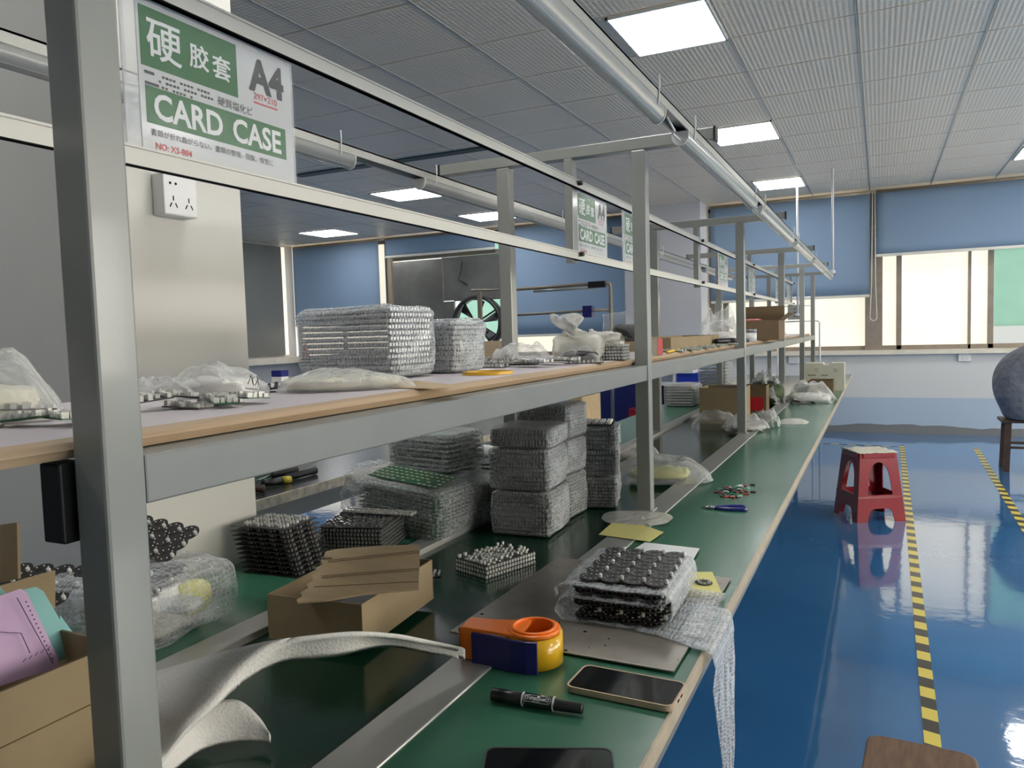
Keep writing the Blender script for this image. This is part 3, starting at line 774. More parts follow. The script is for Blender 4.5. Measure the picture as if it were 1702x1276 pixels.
# wrapped flower boards
t = thing('wrapped_bundle', 'stack of round-edged LED boards folded in bubble wrap on the steel plate', 'package', (-.418, 1.355, ZQ), (0, 0, .03))
fb = board_mb(.158, .215, 'flower').mesh('circuit_board', ['pcb', 'lens'])
fb_dn = put(fb, 'circuit_board', t, (0, 0, .006)); put(fb, 'circuit_board', t, (.006, .004, .012))
for z in (.030, .037, .052, .059): put(fb, 'circuit_board', t, (random.uniform(-.004, .004), 0, z))
put(fb, 'circuit_board', t, (.004, .012, .072), (0, .0, .03))
def wrap_fold(z, side):  # serpentine sheet
    pass
pts = []
W_ = .088
def arc(cx, cz, r, a0, a1, n=8): return [(cx+r*math.cos(a0+(a1-a0)*k/n), cz+r*math.sin(a0+(a1-a0)*k/n)) for k in range(n+1)]
path = [(.16, .0015), (W_, .0025), (-W_, .0025)]+arc(-W_, .0135, .011, -PI/2, -3*PI/2)+[(-W_, .0245), (W_, .0235)]+arc(W_, .034, .0105, -PI/2, PI/2)+[(W_, .0445), (-W_, .0465)]
path = [(.155, .0015), (W_, .0025), (0, .0025), (-W_, .0025)]+arc(-W_, .0235, .021, -PI/2, -3*PI/2, 12)+[(-W_, .0455), (0, .0455), (W_, .0445)]+arc(W_-.004, .0555, .011, -PI/2, PI/2, 8)+[(0, .0665), (-W_, .0665)]+arc(-W_, .0435, .023, PI/2, PI, 5)
P = []
for i, (x, z) in enumerate(path):
    P.append([(x+.003*nz((x*3, j*.05, z*9), 8, 2)*3, -.118+.236*j/26, max(.001, z+.0025*nz((x, j*.03, z), 30, 4))) for j in range(27)])
MB().grid(P, .0015, (0, 0, 1)).build('bubble_wrap', 'bubble_wrap_clear', t, True)
# right side bulge sheet
P = []
for i in range(13):
    a = -PI/2+PI*i/12
    P.append([(W_-.006+.020*math.cos(a)+.002*nz((i, j, 1), .7), -.112+.23*j/24, .040+.030*math.sin(a)) for j in range(25)])
MB().grid(P, .0015, (-1, 0, 0)).build('bubble_wrap', 'bubble_wrap', t, True)

# bubble strip over the edge
P = []
c = [(-.375, ZQ+.002), (-.34, ZQ+.002), (-.30, ZQ+.002), (-.272, BT+.006), (-.250, BT+.006), (-.240, BT), (-.2345, BT-.02), (-.234, BT-.06), (-.233, BT-.12), (-.231, BT-.2), (-.234, BT-.28), (-.238, BT-.36), (-.238, BT-.42)]
y0s = [1.235, 1.23, 1.215, 1.205, 1.20, 1.20, 1.20, 1.205, 1.22, 1.235, 1.24, 1.245, 1.25]
y1s = [1.39, 1.39, 1.395, 1.40, 1.395, 1.385, 1.375, 1.365, 1.35, 1.335, 1.325, 1.32, 1.32]
for i in range(len(c)):
    P.append([(c[i][0]+(.006*math.sin(j*.9+i*.7) if i > 6 else 0)+(.0)*j, y0s[i]+(y1s[i]-y0s[i])*j/20, c[i][1]+(.0018*math.sin(j*1.3) if i < 6 else 0)) for j in range(21)])
tag(MB().grid(P, .002, (.3, 0, .9)).build('bubble_wrap_strip', 'bubble_wrap_fine', smooth=True), 'strip of bubble wrap hanging over the bench edge beside the steel plate', 'bubble wrap')

# papers
def paper(pts, mt, label, z, cat='paper', name='paper_sheet'):
    P = [pz(a, b, z) for a, b in pts]; m = MB().slab(P, .0005)
    return tag(m.build(name, mt), label, cat)
paper([(1135, 992), (1150, 950), (1184, 950), (1201, 988)], 'paper_yellow', 'yellow note under the small round board on the steel plate', ZQ+.0008)
paper([(1041, 920), (1072, 901), (1163, 911), (1140, 950), (1075, 945)], 'paper_white', 'white paper sheet behind the wrapped LED boards', ZQ+.0008)
paper([(995, 888), (1018, 868), (1068, 872), (1103, 884), (1080, 900)], 'paper_yellow', 'large yellow paper in front of the middle post', BT+.0052)
q = pz(1170, 968, ZQ+.002)
rb = MB(); rb.ring((0, 0), .017, .005, 0, .0016, 24); rb.box(-.026, -.014, -.006, .006, 0, .0016)
rbo = tag(rb.build('round_board', 'pcb', loc=(q.x, q.y, ZQ+.0013)), 'small round LED board resting on the yellow note', 'circuit board')
m = MB()
for k in range(10):
    a = k*PI/5; m.cyl((.0115*math.cos(a), .0115*math.sin(a), .0016), (.0115*math.cos(a), .0115*math.sin(a), .005), .0022, n=8)
m.build('led_lenses', 'lens', rbo)

# tape dispenser
t = thing('tape_dispenser', 'orange, blue and yellow hand tape dispenser on the bench', 'tape dispenser', (-.492, 1.075, Z0+.0), (0, 0, .12))
m = MB(); m.ring((0, 0), .0455, .0337, .004, .050, 48); m.build('tape_roll', 'tape_yellow', t, True)
m = MB(); m.ring((0, 0), .0420, .0315, .052, .0575, 48); m.ring((0, 0), .0335, .0310, .0, .059, 48)
m.ring((0, 0), .0360, .0310, .0575, .0605, 48)
poly = [(-.012, .0395), (-.04, .024), (-.075, .018), (-.112, .019), (-.116, -.006), (-.112, -.026), (-.075, -.030), (-.03, -.036), (-.012, -.037)]
m.prism(poly[::-1], .0505, .0560)
m.prism([(-.116, -.026), (-.092, -.028), (-.090, .018), (-.116, .019)], .004, .0555)
m.prism([(-.121, -.020), (-.115, -.024), (-.114, .016), (-.120, .013)], .008, .048)
m.build('body', 'orange', t, bevel=.0015)
pth = [(-.094, -.034), (-.075, -.036), (-.05, -.040), (-.025, -.045), (0, -.0475), (.018, -.045)]
P = [[(x, y, z) for z in (.001, .0, .052, .053)] for x, y in pth]
m = MB(); inner = [(x, y+.006) for x, y in pth[::-1]]; m.prism((pth+inner), .0, .0505); m.build('side_plate', 'navy', t, bevel=.0012)
m = MB()
for k in range(14): m.box(-.1225, -.1205, -.018+k*.0022, -.017+k*.0022, .044, .05)
m.build('cutter_teeth', 'steel', t)

# marker
a, b = Vector((-.496, .934, 0)), Vector((-.362, .943, 0)); ang = math.atan2(b.y-a.y, b.x-a.x); L_ = (b-a).length
t = thing('marker_pen', 'black double-ended marker pen with white bands in front of the tape dispenser', 'pen', (a.x, a.y, Z0+.0098), (0, 0, ang))
MB().tube([(0, 0, 0), (.001, 0, 0), (.046, 0, 0), (.0465, 0, 0)], [.0075, .0092, .0092, .008], 24).build('cap', 'black', t, True)
MB().tube([(.0466, 0, 0), (.095, 0, 0)], [.0096, .0092], 24).build('barrel', 'gloss_black', t, True)
MB().tube([(.0952, 0, 0), (.0955, 0, 0), (L_-.001, 0, 0), (L_, 0, 0)], [.008, .0078, .0072, .006], 24).build('cap', 'black', t, True)
m = MB()
for x in (.0475, .0925): m.tube([(x, 0, 0), (x+.0016, 0, 0)], [.00985, .00985], 24)
def wrapt(vs, x0, off):
    R = .0100; return [(x0+v.x, -R*math.cos(off+v.y/R), R*math.sin(off+v.y/R)) for v in vs]
vs, fs = text_verts('STERDAM', .0052, .0002); m.add(wrapt(vs, .0595, .62), fs)
vs, fs = text_verts('PERMANENT', .0022, .0); m.add(wrapt(vs, .0635, .38), fs)
for cx in (.0555, .0855):
    vv = [Vector((cx+r*math.cos(k*PI/8), .0022+r*math.sin(k*PI/8), 0)) for r in (.0026, .0018) for k in range(16)]
    m.add(wrapt(vv, 0, .62), [(k, (k+1) % 16, 16+(k+1) % 16, 16+k) for k in range(16)])
ol = []
for r in (.0052, .0047):
    ol += [Vector((.0855+r*math.cos(-PI/2+k*PI/10), .0018+r*math.sin(-PI/2+k*PI/10), 0)) for k in range(11)]+[Vector((.0555+r*math.cos(PI/2+k*PI/10), .0018+r*math.sin(PI/2+k*PI/10), 0)) for k in range(11)]
m.add(wrapt(ol, 0, .62), [(k, (k+1) % 22, 22+(k+1) % 22, 22+k) for k in range(22)])
m.build('white_print', 'white_ink', t)

# phones
def rrect(w_, h, r, n=6):
    o = []
    for cx, cy, a0 in ((w_/2-r, h/2-r, 0), (-w_/2+r, h/2-r, PI/2), (-w_/2+r, -h/2+r, PI), (w_/2-r, -h/2+r, 1.5*PI)):
        o += [(cx+r*math.cos(a0+k*PI/2/n), cy+r*math.sin(a0+k*PI/2/n)) for k in range(n+1)]
    return o
def phone(x, y, rz, w_, h, case, label):
    t = thing('phone', label, 'phone', (x, y, Z0), (0, 0, rz))
    m = MB(); m.prism(rrect(w_, h, .012), 0, .0085); m.build('case', case, t, bevel=.002)
    o, i = rrect(w_, h, .012), rrect(w_-.005, h-.005, .010); n = len(o)
    m = MB(); vs = [(*p, z) for z in (.0085, .0098) for p in o]+[(*p, z) for z in (.0098, .0085) for p in i]
    m.add(vs, [(j*n+k, j*n+(k+1) % n, ((j+1) % 4)*n+(k+1) % n, ((j+1) % 4)*n+k) for j in range(4) for k in range(n)]); m.build('case_rim', case, t)
    MB().prism(rrect(w_-.0052, h-.0052, .0099), .0086, .0093).build('screen', 'gloss_black', t)
    m = MB(); m.box(w_/2-.0002, w_/2+.0006, -.012, -.004, .003, .006); m.box(w_/2-.0002, w_/2+.0006, .004, .012, .003, .006); m.build('port', 'slot', t)
    return t
phone(-.330, 1.035, -.03, .158, .080, 'case_beige', 'black phone in a beige case at the edge of the bench')
phone(-.353, .800, .38, .155, .078, 'dark_rubber', 'black phone cut off by the bottom edge of the photo')

# cardboard box with torn flap
t = thing('cardboard_box', 'open brown cardboard box with torn flap on the bench', 'box', (-.960, .985, BT+.0035), (0, 0, .09))
w1, d1, h1 = .19, .262, .078
m = MB(); g = .003
m.box(0, w1, 0, g, 0, h1); m.box(w1-g, w1, g, d1, 0, h1); m.box(0, g, g, d1, 0, h1); m.box(0, w1, d1-g, d1, 0, h1); m.box(g, w1-g, g, d1-g, 0, g)
m.build('walls', 'cardboard', t)
m = MB(); m.box(w1-.02, w1-.014, .02, .2, .05, .056); m.box(.02, .16, .03, .2, .02, .045); m.build('contents', 'dark_fill', t)
fl = [(495, 1000), (493, 996), (502, 991), (500, 984), (512, 977), (510, 970), (520, 964), (518, 957), (528, 950), (524, 943), (536, 938), (533, 930), (552, 929), (553, 926), (538, 925), (541, 916), (560, 912), (640, 906), (698, 905), (696, 978), (600, 987), (540, 997)]
# the flap: a plane resting on the box, leaning back
Pn = []
z_near, z_far = .815, .862
for a, b in fl:
    f = (1000-b)/95; k = .0
    Pn.append(pz(a, b, z_near+(z_far-z_near)*f))
m = MB().slab(Pn, .003)
fo = tag(m.build('cardboard_sheet', 'cardboard_light'), 'torn ribbed piece of cardboard lying across the open brown box', 'cardboard')
m = MB()
for a, b, c_, d_ in ((545, 931, 696, 915), (545, 934, 696, 918), (535, 957, 697, 944), (535, 960, 697, 947), (522, 975, 696, 966)):
    pa, pb = [pz(u, v_, z_near+(z_far-z_near)*(1000-v_)/95+.0004) for u, v_ in ((a, b), (c_, d_))]; m.bar(pa, pb, .0014, .0008)
m.build('crease_shade', 'cardboard_dark', fo)  # thin dark bars draw the shade lines in the flap's grooves


# foam sheet
def ribbon(secs, thick, nsub=10, nw=6):
    pts = [(pz(a, b, za), pz(c_, d_, zb)) for (a, b, za), (c_, d_, zb) in secs]
    P = []
    def cr(p0, p1, p2, p3, t_): return .5*((2*p1)+(-p0+p2)*t_+(2*p0-5*p1+4*p2-p3)*t_*t_+(-p0+3*p1-3*p2+p3)*t_**3)
    n = len(pts)
    for i in range(n-1):
        for s_ in range(nsub):
            t_ = s_/nsub; g_ = [pts[max(0, i-1)], pts[i], pts[i+1], pts[min(n-1, i+2)]]
            A = cr(*[q_[0] for q_ in g_], t_); C = cr(*[q_[1] for q_ in g_], t_)
            P.append([A.lerp(C, j/nw)+Vector((0, 0, .006*math.sin(PI*j/nw))) for j in range(nw+1)])
    P.append([pts[-1][0].lerp(pts[-1][1], j/nw) for j in range(nw+1)])
    return MB().grid(P, thick)
t = thing('foam_sheet', 'white foam strip curling from behind the big post to the tape dispenser', 'foam sheet')
ribbon([((235, 1300, .75), (225, 1120, .775)), ((268, 1262, .752), (268, 1112, .785)), ((305, 1215, .775), (330, 1094, .80)), ((352, 1172, .79), (392, 1077, .82)), ((402, 1128, .80), (452, 1064, .835)), ((470, 1093, .802), (520, 1055, .835)),
        ((560, 1083, .80), (590, 1049, .828)), ((640, 1068, .785), (655, 1053, .808)), ((705, 1077, .768), (712, 1064, .783)), ((773, 1089, .752), (773, 1078, .762))], .007).build('strip', 'foam', t, True)
ribbon([((240, 1310, .737), (245, 1230, .755)), ((290, 1272, .737), (300, 1195, .765)), ((335, 1240, .737), (345, 1168, .77)), ((385, 1227, .737), (395, 1163, .765)), ((425, 1226, .737), (430, 1190, .75)), ((449, 1229, .737), (450, 1222, .74))], .005).build('flap', 'foam', t, True)

# ------------------------------------------------------------------ bottom-left cartons
t = thing('carton', 'brown carton at the bottom left of the photo holding papers', 'box', (-1.16, .17, BT+.0032))
m = MB(); X0, X1, Y0, Y1, hh = 0, .30, 0, .45, .145
m.box(X1-.004, X1, Y0, Y1, 0, hh); m.box(X0, X0+.004, Y0, Y1, 0, hh+.02); m.box(X0+.004, X1-.004, Y1-.004, Y1, 0, hh+.005); m.box(X0+.004, X1-.004, Y0, Y0+.004, 0, hh); m.box(X0, X1, Y0, Y1, 0, .004)
m.build('walls', 'cardboard', t)
m = MB(); m.bar((X1+.001, 0, .085), (X1+.001, .45, .085), .0015, .0012); m.build('seam', 'cardboard_dark', t)
A = [(0, 872), (28, 868), (30, 962), (0, 968)]
P = [py(a, b, .64) for a, b in A]; m = MB(); m.add([*P, *[p+Vector((0, .004, 0)) for p in P]], [(0, 1, 2, 3), (7, 6, 5, 4), (0, 4, 5, 1), (1, 5, 6, 2), (2, 6, 7, 3), (3, 7, 4, 0)])
tag(m.build('cardboard_sheet', 'cardboard'), 'upright flat cardboard standing at the left edge of the photo', 'cardboard')
P = [pxx(-40, 985, -1.10), pxx(92, 948, -1.10), pxx(92, 1010, -1.10), pxx(-40, 1090, -1.10)]
m = MB(); m.add([*P, *[p+Vector((-.004, 0, 0)) for p in P]], [(0, 1, 2, 3), (7, 6, 5, 4), (0, 4, 5, 1), (1, 5, 6, 2), (2, 6, 7, 3), (3, 7, 4, 0)])
tag(m.build('carton_flap', 'cardboard'), 'brown carton flap rising behind the purple paper', 'cardboard')
def leaf(pts, mt, label, X, lean=.25):
    P = []
    for a, b in pts:
        p = pxx(a, b, X); P.append(p)
    top = max(p.z for p in P); P = [pxx(a, b, X-lean*(pxx(a, b, X).z-.83)) for a, b in pts]
    n = len(P); m = MB(); m.add([*P, *[p+Vector((-.0012, 0, 0)) for p in P]], [tuple(range(n)), tuple(range(2*n-1, n-1, -1))]+[(i, n+i, n+(i+1) % n, (i+1) % n) for i in range(n)])
    return tag(m.build('paper_sheet', mt), label, 'paper'), P
o, P = leaf([(-30, 1150), (-30, 1005), (0, 990), (35, 978), (45, 985), (97, 1095), (97, 1108), (60, 1120)], 'paper_purple', 'purple printed form in a clear sleeve standing in the carton', -.93)
m = MB()
for k in range(14):
    f = k/13; a, b = 46+44*f, 1000+94*f; p = pxx(a-3, b, -.922-.25*(pxx(a, b, -.922).z-.83)); m.cyl(p+Vector((.0004, 0, 0)), p+Vector((.0008, 0, 0)), .0011, n=8)
for k in range(5): 
    p = pxx(38+10*k, 1100-5*k, -.924); m.bar(p, p+Vector((0, .004, .003)), .0006, .0006)
for (a, b), (c_, d_) in (((28, 993), (88, 1102)), ((0, 1050), (35, 1052)), ((35, 1052), (50, 1085))):
    p, q_ = [pxx(u, v_, -.922-.25*(pxx(u, v_, -.922).z-.83)) for u, v_ in ((a, b), (c_, d_))]; m.bar(p, q_, .0008, .0008)
m.build('print', 'ink', o)
leaf([(38, 980), (60, 975), (72, 982), (100, 1030), (128, 1085), (97, 1100)], 'paper_teal', 'curled teal folder standing behind the purple form', -.945)
leaf([(100, 1022), (145, 1083), (125, 1090), (100, 1060)], 'paper_teal', 'teal perforated sheet beside the big near post', -.955)
leaf([(-30, 1010), (-30, 968), (0, 975), (16, 990), (0, 998)], 'paper_teal', 'teal corner of paper at the left edge of the photo', -.99)

# wrapped package on the left behind the post
t = thing('wrapped_bundle', 'big bubble-wrapped package on the bench behind the near post, with boards on top', 'package', (-1.205, .93, Z0), (0, 0, .12))
superbox(.25, .26, .125, .38, 5, .02, nu=70, nv=40, fl=9).build('bubble_wrap', 'bubble_wrap', t, True)
superbox(.16, .16, .085, .5, 6, .012, nu=40, nv=20).build('contents', 'white_fill', t, True)
superbox(.05, .07, .06, .8, 7, .006, nu=24, nv=14).build('yellow_foam', 'yellow_foam', t, True, loc=(.075, .045, .025))
superbox(.06, .05, .02, .5, 8, .006, nu=24, nv=14).build('taped_patch', 'bubble_wrap_fine', t, True, loc=(.115, -.03, .06))
put(board_mb(.16, .12, 'flower').mesh('circuit_board', ['pcb', 'lens']), 'circuit_board', t, (-.02, .0, .112), (.2, .28, .2))
board(.17, .11, 'flower', 'dark LED board leaning on the wrapped package, left of the near post', (-1.30, .80, .846), (.35, .0, .25), s=1)
board(.15, .10, 'flower', 'dark LED board leaning on top of the wrapped package, right of the near post', (-1.235, .985, .885), (.45, .12, .1), s=2)

# ------------------------------------------------------------------ stacks of boards
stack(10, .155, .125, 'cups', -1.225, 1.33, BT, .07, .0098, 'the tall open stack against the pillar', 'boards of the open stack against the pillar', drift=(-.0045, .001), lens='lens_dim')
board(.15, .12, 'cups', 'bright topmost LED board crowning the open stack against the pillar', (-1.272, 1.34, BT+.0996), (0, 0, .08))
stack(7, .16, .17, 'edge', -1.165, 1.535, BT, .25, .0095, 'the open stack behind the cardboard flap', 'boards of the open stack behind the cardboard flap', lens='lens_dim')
board(.16, .17, 'rows', 'populated LED board on top of the stack behind the cardboard flap', (-1.165, 1.535, BT+.068), (0, 0, .28), lens='lens_dim', s=4)
ba = board(.20, .03, 'edge', 'thin LED strip board lying across the stack behind the flap', (-1.14, 1.57, BT+.0785), (0, 0, .1))
stack(3, .105, .155, 'edge', -.790, 1.528, BT-.0105, -.35, .0095, 'the small stack left of the steel plate', 'boards of the small stack left of the steel plate')
board(.105, .155, 'rows', 'white-studded LED board on top of the small stack left of the steel plate', (-.790, 1.528, BT+.0180), (0, 0, -.33), s=5)
stack(8, .14, .13, 'edge', -1.225, 2.27, BT, .1, .0135, 'the board stack behind the wrapped green boards', 'boards stacked behind the wrapped green boards')
board(.13, .05, 'edge', 'short strip board lying flat on the bench left of the open stack', (-1.29, 1.115, Z0+.0003), (0, 0, .1), lens='lens_dim')
board(.05, .03, 'rows', 'small loose board by the corner of the cardboard box', (-.90, 1.42, BT-.0094), (0, 0, .4), lens='lens', s=6)

# wrapped bundles, centre
gA = bundle('large wrapped bundle of green boards in front of the tall grey stacks', -1.145, 1.735, Z0, -.06, .285, .20, .140, 12, 'pads', 'pcb_green', 'solder', seed=1, tilt=(0, .10), inner=.88)
put(board_mb(.22, .10, 'pads').mesh('circuit_board', ['pcb_green', 'solder']), 'circuit_board', gA, (.0, -.02, .147), (.12, 0, 0))
superbox(.07, .2, .15, .6, 31, .015, pitch=.03, rip=.008).build('bubble_wrap', 'bubble_wrap', gA, True, loc=(-.15, 0, .01))
bundle('smaller wrapped bundle of green boards touching the tall grey stack', -1.015, 1.90, BT+.004, -.30, .135, .17, .120, 10, 'pads', 'pcb_green', 'solder', seed=2, inner=.88)
for k, (z, h, lb) in enumerate(((.7305, .122, 'lower wrapped bundle standing behind the large green bundle'), (.853, .118, 'upper wrapped bundle with pale ribs, under the shelf'))):
    bundle(lb, -1.215, 1.975, z, -.18, .25, .17, h, 8, 'edge', 'pcb_green', 'lens', seed=3+k, inner=.92, rip=.006)
cols = [('front grey stack in the middle of the bench', -.852, 1.865, .165, .175, ((.7205, .120), (.8410, .113), (.9545, .053)), .10),
        ('grey stack just behind the front one', -.862, 2.045, .160, .150, ((.7205, .128), (.849, .10), (.9495, .10)), -.05),
        ('right-hand grey stack beside the middle post', -.782, 2.215, .125, .15, ((.7205, .098), (.819, .08), (.8995, .068)), .25)]
tn = ('lowest', 'middle', 'topmost')
for c_, (lb, x, y, w_, d_, tiers, rz) in enumerate(cols):
    for k, (z, h) in enumerate(tiers):
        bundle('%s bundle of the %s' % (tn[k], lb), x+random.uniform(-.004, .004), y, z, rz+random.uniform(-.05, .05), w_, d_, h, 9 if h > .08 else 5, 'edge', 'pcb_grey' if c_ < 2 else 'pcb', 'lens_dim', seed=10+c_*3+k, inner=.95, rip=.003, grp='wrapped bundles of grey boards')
board(.11, .13, 'cups', 'bare LED board on top of the right-hand grey stack', (-.785, 2.22, .9705), (0, 0, .25), s=7)

# bags and small things on the bench
bag('yellowish clear bag of foam lying against the foot of the middle post', -.70, 2.62, BT+.0035, .35, .36, .30, .075, 'yellow_foam', 'bag', 3, fh=.45, fsz=.6)
bag('clear bag lying behind the middle post on the belt', -.90, 3.05, BT-.0095, .9, .17, .20, .07, 'white_fill', 'bag', 13, fh=.4)
bag('flat clear bag under the yellow paper', -.605, 2.02, BT+.0036, .1, .19, .16, .010, None, 'bag_milky', 4)
t = thing('component_pile', 'scattered pile of red, green and black components behind the pliers', 'components')
for mt, sd, n in (('dark_fill', 1, 34), ('red_print', 2, 12), ('green_box', 3, 10), ('white_ink', 4, 9)):
    rnd = random.Random(sd); m = MB(); 
    for k in range(n):
        r, a = rnd.random()**.7, rnd.uniform(0, 2*PI); x, y = -.420+.05*r*math.cos(a), 2.47+.11*r*math.sin(a); hgt = .010*(1-r)
        m.box(-.009, .009, -.003, .003, 0, .003, Matrix.Translation((x, y, Z0+.0005+hgt*rnd.random())) @ Matrix.Rotation(rnd.uniform(0, PI), 4, 'Z'))
    o = m.build('components', mt, t); o['kind'] = 'stuff'
for (a, b), lb in (((1251, 806), 'small dark red component lying apart, right of the component pile'), ((1252, 818), 'tiny dark component lying below the stray red one')):
    q = pz(a, b, BT); tag(B(-.008, .008, -.006, .006, 0, .004).build('component', 'dark_wood', loc=(q.x, q.y, Z0)), lb, 'component')
t = thing('pliers', 'small cutting pliers with blue handles on the green bench top', 'pliers', (-.405, 2.215, Z0+.004), (0, 0, .25))
m = MB(); m.tube([(-.03, 0, 0), (-.045, .001, 0), (-.062, .0, 0)], [.006, .0045, .001], 8); m.cyl((-.03, 0, -.004), (-.03, 0, .005), .008, n=14); m.build('jaws', 'steel', t, True)
for s_ in (-1, 1):
    MB().tube([(-.028, .002*s_, 0), (-.01, .010*s_, 0), (.02, .020*s_, 0), (.055, .020*s_, 0), (.066, .016*s_, 0)], [.0035, .005, .006, .0062, .003], 10).build('handle', 'blue_grip', t, True)

# open carton, bags farther along the bench
def obox(label, x, y, z, rz, w_, d_, h, mt='cardboard', name='carton', fill=None, flaps=(), cat='box'):
    t = thing(name, label, cat, (x, y, z), (0, 0, rz)); g = .004
    m = MB(); m.box(-w_/2, w_/2, -d_/2, -d_/2+g, 0, h); m.box(-w_/2, w_/2, d_/2-g, d_/2, 0, h); m.box(-w_/2, -w_/2+g, -d_/2+g, d_/2-g, 0, h); m.box(w_/2-g, w_/2, -d_/2+g, d_/2-g, 0, h); m.box(-w_/2+g, w_/2-g, -d_/2+g, d_/2-g, 0, g)
    m.build('walls', mt, t)
    if fill: superbox(w_*.85, d_*.85, h*.95, .5, 3, .01, nu=30, nv=14, fl=20).build('contents', fill, t, True, loc=(0, 0, g))
    for f in flaps:
        m = MB()
        if f == 'r': m.box(w_/2, w_/2+.003, -d_/2, d_/2, 0, .07, Matrix.Translation((w_/2, 0, h)) @ Matrix.Rotation(.9, 4, 'Y') @ Matrix.Translation((-w_/2, 0, 0)))
        if f == 'b': m.box(-w_/2, w_/2, d_/2-.003, d_/2, h, h+.09)
        if f == 'f': m.box(-w_/2, w_/2, -.003, 0, 0, .06, Matrix.Translation((0, -d_/2, h)) @ Matrix.Rotation(1.1, 4, 'X'))
        m.build('flap', mt, t)
    return t
obox('open brown carton on the bench beyond the middle post', -.79, 4.42, BT-.0095, .0, .24, .24, .20, fill='dark_fill')
bag('clear zip bag leaning on the open brown carton', -.785, 4.12, BT-.0090, .2, .26, .2, .09, None, 'bag', 6, tilt=(.25, 0))
bag('crumpled clear bag in front of the third post', -.61, 3.98, BT+.0036, .5, .22, .22, .06, 'white_fill', 'bag', 7, peaks=.6, fh=.5)
bag('small crumpled clear bag on the channel beside the third post', -.53, 4.15, BT+.0036, 1.2, .12, .14, .07, None, 'bag', 8, peaks=1.0)
bag('flat clear bag on the right bench top beyond the third post', -.42, 4.35, Z0, 0, .16, .2, .02, None, 'bag_milky', 9)
bundle('grey block of stacked boards on the left bench top, left of the carton', -1.22, 5.25, Z0, 0, .20, .3, .15, 8, 'edge', 'pcb_grey', 'lens', seed=41, grp='far bundles of boards')
bundle('tall dark wrapped stack behind the third post', -1.20, 6.3, Z0, 0, .22, .3, .26, 10, 'edge', 'pcb', 'lens_dim', seed=42, grp='far bundles of boards')
bundle('small dark bundle on the belt behind the open carton', -.86, 5.15, BT-.0095, 0, .22, .3, .16, 8, 'edge', 'pcb', 'lens_dim', seed=43, grp='far bundles of boards')
q = pz(1258, 690, BT)
t = obox('red and brown arched box right of the third post', -.70, 4.95, BT-.0095, 0, .15, .14, .17, 'cardboard_dark', fill=None)
m = MB(); m.box(-.06, .06, -.072, -.0705, .015, .10); m.build('red_panel', 'red_print', t)
bag('heap of dark green bags right of the red box', -.72, 5.55, BT-.0095, .3, .26, .4, .17, 'green_fill', 'bag', 22, peaks=.9, fh=.9, fsz=.9)
t = thing('carton', 'pale printed carton with a notched top near the bench end', 'box', (-.393, 6.62, Z0))
m = MB(); m.prism([(-.145, 0), (.145, 0), (.145, .22), (.05, .22), (.03, .205), (.0, .205), (-.015, .22), (-.145, .22)], 0, .2, Matrix.Translation((0, .1, 0)) @ Matrix.Rotation(PI/2, 4, 'X')); m.build('body', 'carton_white', t)
m = MB(); 
for k in range(9): m.box(-.12+.012*k+(.04 if k > 4 else 0), -.113+.012*k+(.04 if k > 4 else 0), -.1012, -.1004, .118, .13)
for cx in (-.06, .08): m.ring((cx, 0), .014, .011, 0, .001, 20)
m.v = [v if v[2] > .01 or abs(v[1]) > .05 else (v[0], -.1008, .165+v[1]) for v in m.v]
m.build('print', 'cardboard_dark', t)['kind'] = 'stuff'
obox('small brown open box in front of the pale printed carton', -.385, 6.05, Z0, 0, .17, .2, .12, 'cardboard_dark')
bag('white plastic bag with grey parts on the right bench top near the bench end', -.43, 5.62, Z0, .1, .34, .40, .12, 'white_fill', 'bag', 11, fh=.45, peaks=.5, e=1.1)
board(.12, .1, 'rows', 'dark board poking out under the white plastic bag', (-.47, 5.44, Z0+.0006), (0, 0, .1), s=9)
superb = thing('parts_tray', 'small dark basket of parts between the end posts', 'basket', (-.53, 6.15, BT+.0036)); superbox(.1, .16, .07, .4, 3, .01, nu=24, nv=12).build('contents', 'dark_fill', superb, True)
# left bench top, beyond the stacks
t = obox('brown carton labelled 12 behind the tall grey stacks', -1.245, 3.15, Z0, 0, .22, .24, .245, 'cardboard_light')
m = MB(); m.box(-.10, -.055, -.1215, -.1205, .175, .215); m.box(.0, .05, -.1215, -.1205, .215, .235); m.build('label', 'paper_white', t)
vs, fs = text_verts('12', .032, .0005); m = MB(); m.add([(-.098+v.x, -.1220, .183+v.y) for v in vs], fs); m.build('number', 'black', t)
bag('clear bag with pink and black parts behind the wrapped green boards', -1.18, 2.62, Z0, .4, .26, .26, .13, 'white_fill', 'bag', 15, peaks=.5)
t = thing('paper_roll', 'white roll with a black core lying behind the wrapped bundles', 'roll', (-1.22, 2.42, Z0+.12)); MB().cyl((-.06, 0, 0), (.07, -.02, 0), .022, n=18).build('roll', 'paper_white', t, True); MB().cyl((.0701, -.02, 0), (.0706, -.0201, 0), .01, n=14).build('core', 'black', t)
t['label'] = 'white roll with a black core on top of the board stack behind the green boards'; t.location = (-1.22, 2.27, BT+.13+.0)

